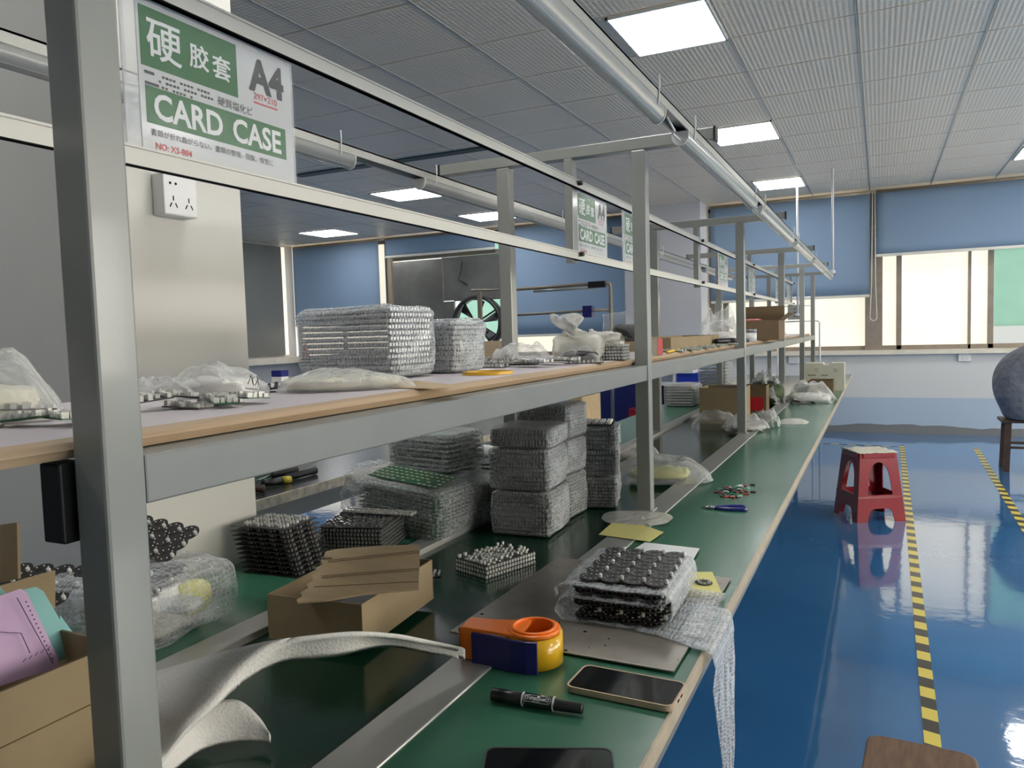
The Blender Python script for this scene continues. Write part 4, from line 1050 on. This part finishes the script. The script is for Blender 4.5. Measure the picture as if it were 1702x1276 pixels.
# ================================================================== ON THE SHELF
S = SZ1+.0005
bundle('big bubble-wrapped block of boards on the shelf, left one', -.965, 1.305, S, -.12, .265, .135, .145, 12, 'edge', 'pcb', 'lens', seed=50, inner=.93, rip=.004, e=.20, wrap='bubble_wrap_fine')
bundle('smaller bubble-wrapped block of boards on the shelf, right behind the big one', -.885, 1.475, S, -.05, .155, .13, .118, 10, 'edge', 'pcb', 'lens', seed=51, inner=.93, rip=.004, e=.22, wrap='bubble_wrap_fine')
bag('clear bag of pale parts lying at the shelf edge before the wrapped blocks', -.765, .975, S, -.75, .115, .22, .030, 'pale_fill', 'bag', 20, fh=.8, fsz=.85, e=.5)
bag('clear bag with black handwriting on the shelf', -.90, .845, S, .2, .15, .11, .045, 'white_fill', 'bag', 21, fh=.6, peaks=.3)
m = MB(); 
pts = [(412, 638), (417, 624), (421, 640), (420, 628), (427, 625), (430, 640), (424, 640), (430, 628), (436, 632)]
m.tube([py(a, b, .80) for a, b in pts], .0006, 5)
m.tube([py(a, b, .80) for a, b in ((408, 645), (418, 646), (428, 647))], .0006, 5)
tag(m.build('handwriting', 'black'), 'black handwritten mark on the clear bag on the shelf', 'handwriting')
bag('crumpled clear bag on the shelf left of the handwritten bag', -.955, .79, S, .1, .14, .09, .028, None, 'bag', 22, peaks=.5)
bag('clear bag with curled foam on the shelf at the left edge of the photo', -.905, .505, S, .5, .17, .13, .085, 'pale_fill', 'bag', 23, fh=.5, fsz=.7)
rp_ = random.Random(12)
loose = [(-.83, .455), (-.79, .49), (-.84, .52), (-.87, .47), (-.75, .505), (-.80, .64), (-.77, .675), (-.74, .70), (-.81, .69), (-.775, .73), (-.74, .745)]
for k, (x, y) in enumerate(loose):
    board(.055, .03, 'rows', 'small studded board loosely strewn %s the near post' % ('left of' if k < 5 else 'right of'), (x, y, S+.0006+.006*(k % 3)), (rp_.uniform(-.08, .08), rp_.uniform(-.1, .1), rp_.uniform(-.6, 1.6)), ['pcb_grey', 'pcb_green', 'pcb'][k % 3], 'lens',
          'loose boards left of the near post' if k < 5 else 'loose boards right of the near post', s=20+k % 3)
board(.11, .05, 'rows', 'dark board sloping under the clear bag of pale parts', (-.845, .95, S+.008), (.0, -.12, .7), 'pcb', 'lens_dim', s=24)
t = thing('parts_box', 'tiny blue and white box beside the big wrapped block', 'box', (-1.03, 1.12, S)); B(-.012, .012, -.01, .01, 0, .012).build('base', 'lamp_white', t); B(-.012, .012, -.01, .01, .0122, .024).build('lid', 'blue_grip', t)
tag(MB().ring((-.722, 1.385), .052, .044, S, S+.006, 40).build('tape_ring', 'tape_yellow', smooth=False), 'thin yellow tape ring lying on the shelf edge', 'tape')
tag(MB().slab([pz(a, b, S+.001) for a, b in ((600, 642), (690, 632), (768, 641), (720, 646))], .0006).build('paper_sheet', 'cardboard_light'), 'flat brown sheet on the shelf before the wrapped blocks', 'paper')
loose = [(-.86, 1.66), (-.80, 1.70), (-.74, 1.66), (-.84, 1.78), (-.77, 1.80), (-.71, 1.76), (-.68, 1.84), (-.90, 1.74), (-.92, 1.84)]
for k, (x, y) in enumerate(loose):
    board(.10, .035, 'rows', 'strip of studded board lying on the shelf before the white bag', (x, y, S+.0006+.005*(k % 3)), (0, 0, rp_.uniform(-.5, .5)), ['pcb_grey', 'pcb'][k % 2], 'lens', 'strips of board before the white bag', s=30+k % 2)
bag('clear bag heaped on the strips of board on the shelf', -.90, 1.93, S+.012, .4, .16, .14, .04, None, 'bag', 24, peaks=.6)
t = thing('plastic_bag', 'upright milky white bag with a tied neck on the shelf by the middle post', 'bag', (-.755, 2.02, S))
superbox(.15, .12, .075, .6, 60, .012, nu=44, nv=24, fl=14).build('body', 'bag_milky', t, True)
superbox(.13, .10, .065, .6, 61, .006, nu=30, nv=16).build('contents', 'white_fill', t, True)
P = []
for i in range(10):
    f = i/9; rr = [.05, .038, .026, .018, .016, .022, .032, .038, .036, .03][i]
    P.append([(-.015-.035*f+rr*(1+.35*math.sin(5*a+i)) * math.cos(a), rr*(1+.35*math.sin(4*a+2*i))*math.sin(a), .062+.065*f+.008*math.sin(3*a+i)) for a in [2*PI*k/28 for k in range(29)]])
MB().grid(P).build('neck', 'bag_milky', t, True)
P = []
for i in range(9):
    f = i/8; rr = [.02, .012, .010, .012, .016, .02, .022, .024, .02][i]
    P.append([(.03+.09*f, rr*(1+.3*math.sin(4*a+i))*math.cos(a), .075-.02*f+rr*.8*(1+.3*math.sin(3*a+i))*math.sin(a)) for a in [2*PI*k/22 for k in range(23)]])
MB().grid(P).build('twisted_corner', 'bag_milky', t, True)
bag('clear bag of black parts leaning on the milky white bag', -.725, 1.925, S, .25, .11, .06, .036, 'dark_fill', 'bag', 26, fh=.85, fsz=.9, e=.5)
t = thing('zip_bag', 'upright clear zip bag of dark parts half behind the middle post', 'bag', (-.655, 2.14, S+.045), (0, 0, 0))
P = [[(-.075+.13*j/14, .004*math.sin(j*.8+i), .085*i/10+.012*j/14) for j in range(15)] for i in range(11)]
MB().grid(P, .012, (0, 1, 0)).build('film', 'bag', t, True)
superbox(.10, .02, .05, .6, 3, .006, nu=24, nv=12).build('contents', 'dark_fill', t, True, loc=(0, .012, .004))
stack(5, .07, .06, 'edge', -.665, 2.045, S, 0, .0088, 'the small shelf stack by the middle post', 'small boards on the shelf left of the middle post')
# beyond the middle post
t = obox('grey and red carton on the shelf just right of the middle post', -.668, 2.45, S, .0, .05, .06, .052, 'carton_white'); B(.0253, .026, -.03, .03, 0, .052).build('red_side', 'red_print', t)
obox('long shallow brown tray of boards on the shelf', -.79, 3.3, S, .0, .18, .95, .05, 'cardboard')
for k in range(8):
    board(.12, .06, 'rows', 'studded board on the shelf in front of the brown tray', (-.665 if k % 2 else -.69, 2.75+.14*k, S+.0006), (0, 0, .1*((k*3) % 5-2)), 'pcb_green', 'lens', 'boards before the long brown tray', s=40)
t = thing('marker_pen', 'orange and yellow pencil-like stick on the shelf before the studded boards', 'pen', (-.645, 2.55, S+.005)); MB().cyl((0, 0, 0), (-.02, .25, 0), .005, n=10).build('barrel', 'tape_yellow', t, True); MB().cyl((-.0201, .251, 0), (-.0205, .26, 0), .005, .001, n=10).build('tip', 'orange_red', t, True)
bag('heap of clear bags on the shelf left of the third post', -.76, 4.15, S, .1, .26, .5, .12, 'white_fill', 'bag', 30, peaks=.8, fh=.5)
t = thing('paper_roll', 'pale roll with a dark core on the shelf beside the heap of clear bags', 'roll', (-.80, 3.84, S+.028)); MB().cyl((0, 0, 0), (-.0, .12, 0), .027, n=20).build('roll', 'paper_white', t, True); MB().cyl((0, -.001, 0), (0, -.0005, 0), .009, n=14).build('core', 'black', t)
t = thing('hand_tool', 'black handled tool lying across the shelf at the third post', 'tool', (-.68, 3.6, S+.01)); MB().tube([(0, 0, .01), (.03, .25, .008), (.05, .6, .0)], [.012, .014, .010], 10).build('handle', 'black', t, True)
obox('open brown carton on the shelf right of the third post', -.66, 4.95, S, 0, .24, .3, .12, 'cardboard_dark', flaps=('b', 'r'), fill=None)
tag(superbox(.12, .12, .06, .5, 9, .01, nu=24, nv=12).build('red_cloth', 'red_print', smooth=True, loc=(-.70, 4.88, S+.07)), 'red cloth showing in the open carton on the shelf', 'cloth')
t = thing('plastic_tub', 'small white tub with dark contents on the shelf before the open carton', 'tub', (-.655, 4.5, S)); MB().cyl((0, 0, 0), (0, 0, .05), .03, n=20).build('tub', 'lamp_white', t, True); MB().cyl((0, 0, .0501), (0, 0, .07), .031, n=20).build('lid', 'lens_dim', t, True)
bag('pale bag spread on the shelf beyond the open carton', -.80, 6.4, S, 0, .3, .9, .05, None, 'bag_milky', 33)

# ================================================================== FAR LEFT
t = thing('exhaust_fan', 'large round exhaust fan in the window opening', 'fan', (-5.13, YF, 1.42))
m = MB(); m.ring((0, 0), .39, .35, -.12, .02, 48); m.v = [(x, z, y) for x, y, z in m.v]; m.build('housing', 'fan_dark', t, True)
m = MB()
fr = [(-.56, -.42, -.5, .36), (.33, .40, -.5, .36)]
for a in ((-.57, -.40, -.47, .33), (.395, .44, -.47, .33), (-.40, .395, .33, .345), (-.40, .395, -.47, -.395)): m.box(a[0], a[1], -.02, .02, a[2], a[3])
m.build('surround', 'tin_sheet', t)
for k in range(6):
    a = k*PI/3+.3; P = []
    for i in range(6):
        r = .06+.27*i/5; P.append([(r*math.cos(a+(j-2)*.11), -.06+.02*(j-2), r*math.sin(a+(j-2)*.11)) for j in range(5)])
    MB().grid(P, .003, (0, 1, 0)).build('blade', 'fan_dark', t, True)
MB().cyl((0, -.11, 0), (0, 0, 0), .07, n=20).build('hub', 'black', t, True)
m = MB()
for a in (.5, 2.1, PI, 4.2): m.bar((0, -.13, 0), (.36*math.cos(a), -.13, .36*math.sin(a)), .02, .02)
m.ring((0, 0), .17, .155, -.14, -.12, 32); m.build('bracket', 'black', t)
q = [(x, z) for x, z in ()]
tag(MB().box(-6.56, -5.70, YF-.03, YF-.02, 1.0, 2.37).build('tin_sheet', 'tin_sheet'), 'dull metal sheet covering the window left of the fan', 'metal sheet')
o = tag(MB().box(-5.68, -4.72, YF-.035, YF-.025, 1.76, 2.38).build('tin_sheet', 'tin_sheet'), 'wrinkled metal sheet covering the window above the fan', 'metal sheet')
m = MB(); m.tube([(-5.35, YF-.06, 2.3), (-5.38, YF-.06, 2.15), (-5.42, YF-.06, 2.05), (-5.33, YF-.06, 2.0), (-5.28, YF-.06, 1.97)], .008, 6); tag(m.build('loose_wire', 'black', smooth=True), 'loose black wires hanging over the upper metal sheet', 'wire')
m = MB(); m.box(-6.64, -4.76, YF-.05, YF-.01, 2.385, 2.44); m.box(-5.70, -5.68, YF-.04, YF-.01, 1.76, 2.38); m.box(-6.64, -6.57, YF-.05, YF-.01, 1.0, 2.38)
struct(m, 'trim_7', 'conduit')
# lamp frame of another bench
t = thing('tube_rack', 'thin brown metal frame with a lamp tube before the blue blind', 'frame', (0, 7.0, .084)); t.scale = (.9333, .9333, .9333)
MB().tube([(-3.6, 0, 1.73), (-2.52, 0, 1.745), (-2.48, 0, 1.735), (-2.47, 0, 1.70), (-2.475, 0, -.09)], .018, 10).build('frame_tube', 'conduit', t, True)
MB().tube([(-3.6, 0, 1.73), (-4.08, 0, 1.75)], .012, 8).build('frame_tube', 'conduit', t, True)
MB().tube([(-3.57, 0, 1.455), (-2.73, 0, 1.468), (-2.475, 0, 1.47)], .014, 8).build('cross_tube', 'conduit', t, True)
MB().tube([(-3.32, -.01, 1.70), (-2.62, -.01, 1.705)], .016, 10).build('lamp_tube', 'tube_cover', t, True)
MB().box(-2.76, -2.66, -.05, .03, 1.40, 1.52).build('clamp', 'navy', t)
MB().box(-2.70, -2.52, -.03, .03, 1.70, 1.765).build('clamp', 'black', t)
for x in (-3.98, -3.57): MB().box(x-.02, x+.02, -.02, .02, -.09, 1.74).build('upright', 'conduit', t)
obox('brown carton in front of the exhaust fan', -4.15, 7.85, .75, 0, .62, .35, .43, 'cardboard_light')
t = thing('side_table', 'grey table carrying the carton before the fan', 'table', (-3.95, 7.8, 0)); B(-.7, .6, -.4, .4, .715, .7495).build('table_top', 'shelf_white', t)
for sx in (-.66, .56):
    for sy in (-.36, .36): B(sx-.02, sx+.02, sy-.02, sy+.02, 0, .715).build('leg', 'post_paint', t)
# black-topped bench on the left
t = thing('side_bench', 'worn dark-topped workbench left of the green bench', 'workbench', (0, 0, 0))
B(-2.75, -1.775, .9, 4.6, .722, .75).build('table_top', 'bench_black', t); B(-1.7749, -1.765, .9, 4.6, .718, .7505).build('edge_strip', 'bench_edge', t)
B(-2.7, -1.79, 1.0, 4.5, .655, .7215).build('frame', 'beam_paint', t)
for x in (-2.66, -1.95):
    for y in (1.5, 4.4): B(x-.02, x+.02, y-.02, y+.02, 0, .655).build('leg', 'post_paint', t)
def sdr(x, y, rz, L_, mt, tip, label, cat='screwdriver', nm_='screwdriver'):
    t = thing(nm_, label, cat, (x, y, .7505+.014), (0, 0, rz)); MB().tube([(0, 0, 0), (.004, 0, 0), (.05, 0, 0), (L_*.6, 0, 0), (L_*.62, 0, 0)], [.008, .014, .012, .013, .005], 12).build('handle', mt, t, True)
    MB().cyl((L_*.62, 0, 0), (L_, 0, -.008), .0035, n=8).build('shaft', tip, t, True); return t
a_, b_ = pz(470, 798, .765), pz(425, 806, .765)
t = sdr(a_.x, a_.y, math.atan2(b_.y-a_.y, b_.x-a_.x), .13, 'black', 'steel', 'black and yellow handled screwdriver on the dark-topped bench'); MB().tube([(-.03, 0, 0), (-.001, 0, 0)], [.012, .0145], 12).build('cap', 'clear_yellow', t, True)
a_, b_ = pz(525, 781, .765), pz(455, 799, .765)
sdr(a_.x, a_.y, math.atan2(b_.y-a_.y, b_.x-a_.x), .26, 'dark_rubber', 'steel', 'long black handled tool on the dark-topped bench'); a_, b_ = pz(494, 780, .765), pz(440, 792, .765)
sdr(a_.x, a_.y, math.atan2(b_.y-a_.y, b_.x-a_.x), .2, 'dark_rubber', 'steel', 'second black handled tool behind the long one')
a_ = pz(440, 812, .765)
sdr(a_.x, a_.y, 3.4, .10, 'dark_wood', 'steel', 'dark stubby tool beside the pillar on the dark-topped bench')
t = thing('green_packet', 'green packet standing on the dark-topped bench by the pillar', 'packet', (*pz(446, 775, .7505)[:2], .7505), (0, 0, .5)); B(-.045, .045, -.015, .015, 0, .10).build('packet', 'green_box', t, bevel=.003); MB().tube([(-.03, -.021, .06), (0, -.022, .035), (.035, -.021, .055)], .002, 6).build('print', 'lamp_white', t)
# red cone
tag(MB().cyl((-8.2, 9.52, .955), (-8.2, 9.52, 1.22), .07, .008, n=16).build('red_cone', 'orange_red', smooth=True), 'small red cone on the sill in the far left corner', 'cone')

# blue desk far behind
t = thing('blue_desk', 'blue workstation with a pale worktop beyond the left bench top', 'desk', (0, 7.98, 0))
B(-2.95, -1.75, 0, .6, .79, .82).build('worktop', 'lamp_white', t)
B(-2.95, -1.75, .56, .6, .82, .95).build('back_board', 'cabinet_blue', t)
B(-2.95, -2.27, .04, .56, .02, .788).build('side_cabinet', 'cabinet_navy', t)
for x in (-2.25, -1.95): B(x-.012, x+.012, 0, .03, 0, .79).build('frame_post', 'lamp_white', t)
B(-2.24, -1.96, .0, .02, .66, .70).build('frame_rail', 'lamp_white', t)
B(-2.22, -1.97, .3, .5, .02, .65).build('drawer_block', 'cabinet_navy', t)
B(-1.93, -1.52, .04, .5, .02, .788).build('drawer_cabinet', 'cabinet_blue', t)
for x in (-1.73, -1.70):
    MB().cyl((x, .0399, .66), (x, .02, .66), .012, n=10).build('knob', 'lamp_white', t)
t = thing('desk_machine', 'dark small machine on the blue workstation', 'machine', (-1.90, 8.25, .8205)); superbox(.13, .16, .13, .7, 4, .03, nu=24, nv=14, fl=12).build('body', 'dark_fill', t, True)
t = thing('notice_cabinet', 'light blue cabinet with white notices beside the white column', 'cabinet', (-1.95, 8.83, 0)); B(-.18, .2, 0, .3, 0, 1.05).build('body', 'light_blue', t)
for k in range(3): B(-.08, .08, -.003, -.001, .72+.1*k, .80+.1*k).build('notice', 'paper_white', t)
t = thing('dark_jacket', 'dark jacket hanging at the end of the side bench', 'jacket', (-2.13, 5.2, .525)); superbox(.22, .16, .42, .6, 8, .04, nu=28, nv=20, fl=7).build('cloth', 'dark_fill', t, True)
tag(B(-2.34, -2.28, 5.0, 5.1, 0, .9).build('red_post', 'red_print'), 'narrow red post left of the dark jacket', 'post')
t = thing('jacket_stand', 'black stand under the dark jacket', 'stand', (-2.13, 5.2, 0)); B(-.02, .02, -.02, .02, 0, .52).build('pole', 'black', t); B(-.15, .15, -.15, .15, 0, .02).build('base', 'black', t)

# rack at the far end of the bench
t = thing('pipe_rack', 'thin white pipe rack beyond the end of the bench', 'rack', (0, 8.95, 0))
for x in (-1.02, -.66): MB().cyl((x, 0, 0), (x, 0, 1.62), .010, n=8).build('pipe', 'pipe_white', t, True)
for z in (1.56, 1.47, 1.30): MB().cyl((-1.02, 0, z), (-.66, 0, z), .008, n=8).build('rail', 'pipe_white', t, True)
MB().tube([(-.66, 0, 1.30), (-.60, 0, 1.30), (-.585, 0, 1.28), (-.585, 0, 0)], .010, 8).build('pipe', 'pipe_white', t, True)
t = thing('grey_box', 'grey louvred box fixed on the white pipe rack', 'box', (-.835, 8.9, 1.32)); B(-.07, .07, -.03, .03, 0, .16).build('body', 'post_paint', t)
m = MB()
for k in range(3): m.box(-.01, .06, -.032, -.0301, .035+.04*k, .04+.04*k)
m.build('slots', 'slot', t)

# ================================================================== STOOLS AND PERSON
def red_stool(loc, rz, label, cover=True):
    t = thing('plastic_stool', label, 'stool', loc, (0, 0, rz), 'red plastic stools'); Hs = .43
    m = MB(); n = 28
    def half(z): return .158-(.158-.118)*z/Hs
    def side_pt(k, u, z):
        h = half(z); r = [(-h+2*h*u, -h), (h, -h+2*h*u), (h-2*h*u, h), (-h, h-2*h*u)][k]; return (r[0], r[1], z)
    for k in range(4):
        for i in range(n):
            us = (i/n, (i+1)/n); iv = []
            ev = []
            for u in us:
                v_ = abs(u-.5)*2
                b_ = 0 if v_ > .56 else .085*min(1, (1-(v_/.56)**5))**.5
                top = .17 if v_ > .52 else .17+.09+.115*max(0, 1-(v_/.52)**2.2)**.5
                ev.append((b_, top))
            (b0, t0), (b1, t1) = ev
            def q4(z0a, z1a, z0b, z1b):
                if z1a-z0a < 1e-5 and z1b-z0b < 1e-5: return
                m.add([side_pt(k, us[0], z0a), side_pt(k, us[1], z0b), side_pt(k, us[1], z1b), side_pt(k, us[0], z1a)], [(0, 1, 2, 3)])
            q4(b0, .155, b1, .155); q4(.155, .17, .155, .17); q4(t0, Hs, t1, Hs)
    h = half(Hs)
    m.box(-h, h, -h, h, Hs-.004, Hs)
    o = m.build('body', 'stool_red', t); md = o.modifiers.new('s', 'SOLIDIFY'); md.thickness = .006; md.offset = -1; md.use_even_offset = True
    MB().prism([(x, y) for x, y in rrect(2*h+.012, 2*h+.012, .03)], Hs-.03, Hs+.004).build('seat', 'stool_red', t, bevel=.005)
    e_ = half(.165)+.003
    m = MB()
    for a in ((-e_, e_, -e_, -e_+.006), (-e_, e_, e_-.006, e_), (-e_, -e_+.006, -e_, e_), (e_-.006, e_, -e_, e_)): m.box(a[0], a[1], a[2], a[3], .15, .163)
    m.build('rib', 'stool_red', t)
    if cover:
        P = [[((-h-.008)+(2*h+.016)*i/16, (-h-.008)+(2*h+.016)*j/16, Hs+.006+.012*abs(nz((i*.1, j*.1, 0), 4, 3))) for j in range(17)] for i in range(17)]
        MB().grid(P, .004).build('cover_cloth', 'pale_fill', t, True)
    return t
rz = .50; nc = pz(1427, 868, 0); c_ = Vector((nc.x, nc.y, 0))+Matrix.Rotation(rz, 3, 'Z') @ Vector((.14, .14, 0))
red_stool(c_, rz, 'red plastic stool with arched openings and a pale cover on the blue floor')
q = pz(1066, 676, .45); red_stool((q.x, q.y, 0), .2, 'red plastic stool partly seen beyond the left bench top', False)
# foreground wooden stool
t = thing('wooden_stool', 'brown wooden stool top cut off by the bottom edge of the photo', 'stool', (.062, 1.42, 0), (0, 0, -.06))
m = MB(); m.prism(rrect(.185, .36, .03), .425, .45); m.build('seat', 'stool_wood', t, bevel=.004)
for sx in (-.065, .065):
    for sy in (-.14, .14): MB().bar((sx, sy, .425), (sx*1.2, sy*1.1, 0), .03, .03).build('leg', 'stool_wood', t)
for sy in (-.145, .145): MB().bar((-.07, sy, .18), (.07, sy, .18), .018, .025).build('stretcher', 'stool_wood', t)
# person's stool
t = thing('wooden_stool', 'dark wooden stool under the seated person', 'stool', (1.13, 7.52, 0))
B(-.22, .22, -.15, .15, .405, .43).build('seat', 'dark_wood', t, bevel=.003)
for sx in (-.17, .17):
    for sy in (-.11, .11): MB().bar((sx, sy, .405), (sx*1.08, sy*1.1, 0), .042, .042).build('leg', 'dark_wood', t)
for z in (.2, .24): MB().bar((-.17, -.115, z), (.17, -.115, z), .018, .02).build('stretcher', 'dark_wood', t)
# skinned figure
def skin(name, chains, mt, parent, sub=2, root=0, loc=None):
    """chains: list of [(x,y,z,r), ...]; a chain may start from (index) of an earlier vertex"""
    V, E_, R_ = [], [], []
    for ch in chains:
        prev = None
        for p in ch:
            if isinstance(p, int): prev = p; continue
            V.append(p[:3]); R_.append(p[3:] if len(p) > 4 else (p[3], p[3])); i = len(V)-1
            if prev is not None: E_.append((prev, i))
            prev = i
    me = bpy.data.meshes.new('skin'); me.from_pydata(V, E_, [])
    ob = bpy.data.objects.new('skin', me); COL.objects.link(ob)
    ob.modifiers.new('k', 'SKIN'); md = ob.modifiers.new('s', 'SUBSURF'); md.levels = sub
    if not me.skin_vertices: return None
    for i, r in enumerate(R_): me.skin_vertices[0].data[i].radius = r
    for i in range(len(V)): me.skin_vertices[0].data[i].use_root = (i == root)
    dg = bpy.context.evaluated_depsgraph_get(); new = bpy.data.meshes.new_from_object(ob.evaluated_get(dg))
    bpy.data.objects.remove(ob)
    new.materials.clear(); new.materials.append(MATS[mt]); new.polygons.foreach_set('use_smooth', [True]*len(new.polygons))
    o = bpy.data.objects.new(name, new); COL.objects.link(o); o.parent = parent
    if loc: o.location = loc
    return o
px0, py0 = 1.08, 7.48
t = thing('person', 'person in a grey-blue jacket bent forward on a dark stool, seen from behind', 'person', (px0, py0, 0))
zs = .43
body = skin('body', [
    [(0, 0, .52, .10), (-.06, 0, .68, .10), (-.03, 0, .84, .10), (.06, 0, .97, .09), (.15, 0, 1.04, .05), (.21, 0, 1.09, .052), (.265, 0, 1.13, .088), (.31, 0, 1.165, .086), (.34, 0, 1.20, .06)],
    [3, (.09, -.16, .96, .055), (.22, -.20, .80, .042), (.40, -.12, .72, .034), (.46, -.09, .72, .026)],
    [3, (.09, .16, .96, .055), (.22, .20, .80, .042), (.40, .12, .72, .034), (.46, .09, .72, .026)],
    [0, (.10, -.09, .50, .075), (.38, -.11, .49, .058), (.30, -.10, .28, .045), (.14, -.09, .10, .034), (.20, -.09, .05, .028)],
    [0, (.10, .09, .50, .075), (.38, .11, .49, .058), (.30, .10, .28, .045), (.16, .09, .10, .034), (.22, .09, .05, .028)]], 'skin', t)
rings = [(.0, .437, .135, .17), (-.005, .46, .148, .185), (-.02, .52, .156, .19), (-.05, .60, .165, .195), (-.066, .70, .17, .20), (-.062, .80, .168, .205), (-.035, .89, .155, .20), (.0, .96, .135, .185), (.04, 1.01, .10, .155), (.09, 1.045, .075, .11), (.14, 1.075, .058, .075), (.15, 1.085, .05, .06)]
P = []
for x_, z_, rx, ry in rings:
    row = []
    for k in range(41):
        a = 2*PI*(k % 40)/40; d_ = 1+.07*nz((math.cos(a)*1.5, math.sin(a)*1.5, z_*7), 1.6, 3)+.03*nz((math.cos(a)*3, math.sin(a)*3, z_*16), 1.5, 5)
        row.append((x_+rx*d_*math.cos(a), ry*d_*math.sin(a), z_))
    P.append(row)
jk = MB().grid(P, .003, (0, 0, -.2)); jo = jk.build('jacket', 'shirt', t, True)
jo.modifiers.new('s', 'SUBSURF').render_levels = 2
for s_ in (-1, 1):
    skin('jacket_sleeve', [[(.02, s_*.12, .94, .085), (.07, s_*.18, .92, .085), (.14, s_*.22, .85, .078), (.22, s_*.23, .76, .068), (.33, s_*.17, .72, .056), (.40, s_*.12, .72, .046)]], 'shirt', t)
skin('trousers', [
    [(.0, 0, .475, .10, .14), (.0, 0, .53, .10, .14), (-.01, 0, .58, .09, .13)],
    [0, (.12, -.095, .52, .088), (.38, -.11, .50, .072), (.33, -.10, .32, .060), (.17, -.09, .14, .052)],
    [0, (.12, .095, .52, .088), (.38, .11, .50, .072), (.33, .10, .32, .060), (.19, .09, .14, .052)]], 'trousers', t)
for s_, y in ((0, -.09), (.03, .09)):
    sh = skin('shoe', [[(.08+s_, y, .06, .04), (.14+s_, y, .058, .042), (.22+s_, y, .048, .036), (.28+s_, y, .04, .026)]], 'shoe', t)
    MB().prism([(.05+s_, y-.035), (.16+s_, y-.042), (.27+s_, y-.038), (.305+s_, y-.01), (.305+s_, y+.01), (.27+s_, y+.038), (.16+s_, y+.042), (.05+s_, y+.035)], .0, .028).build('shoe_sole', 'shoe_sole', t, bevel=.004)
skin('hair', [[(.25, 0, 1.19, .082), (.22, 0, 1.14, .07), (.30, 0, 1.235, .07)]], 'hair', t)
for y in (-.085, .085):   # hands: palm, five fingers each
    s_ = 1 if y > 0 else -1
    ch = [[(.45, y, .72, .022), (.49, y, .718, .026), (.52, y, .716, .024)]]
    for k, (dy, l) in enumerate(((-.028, .065), (-.010, .075), (.009, .070), (.026, .055))): ch.append([2, (.535, y+dy, .716, .009), (.535+l*.5, y+dy*1.1, .712, .0085), (.535+l, y+dy*1.15, .700, .007)])
    ch.append([1, (.495, y-s_*.032, .716, .010), (.525, y-s_*.048, .710, .0085)])
    skin('hand', ch, 'skin', t, 1)
m = MB()
for y in (-.03, .03): m.add([], []); m.tube([(.372, y, 1.155), (.378, y, 1.152)], [.010, .003], 8)
m.build('eyes', 'black', t)
MB().tube([(.37, 0, 1.16), (.398, 0, 1.118), (.385, 0, 1.108)], [.008, .013, .008], 8).build('nose', 'skin', t, True)
MB().tube([(.362, -.022, 1.092), (.371, 0, 1.09), (.362, .022, 1.092)], .005, 6).build('mouth', 'red_print', t, True)
for y in (-.088, .088): MB().tube([(.285, y, 1.165), (.28, y*1.06, 1.15), (.29, y, 1.125)], [.012, .014, .008], 8).build('ear', 'skin', t, True)
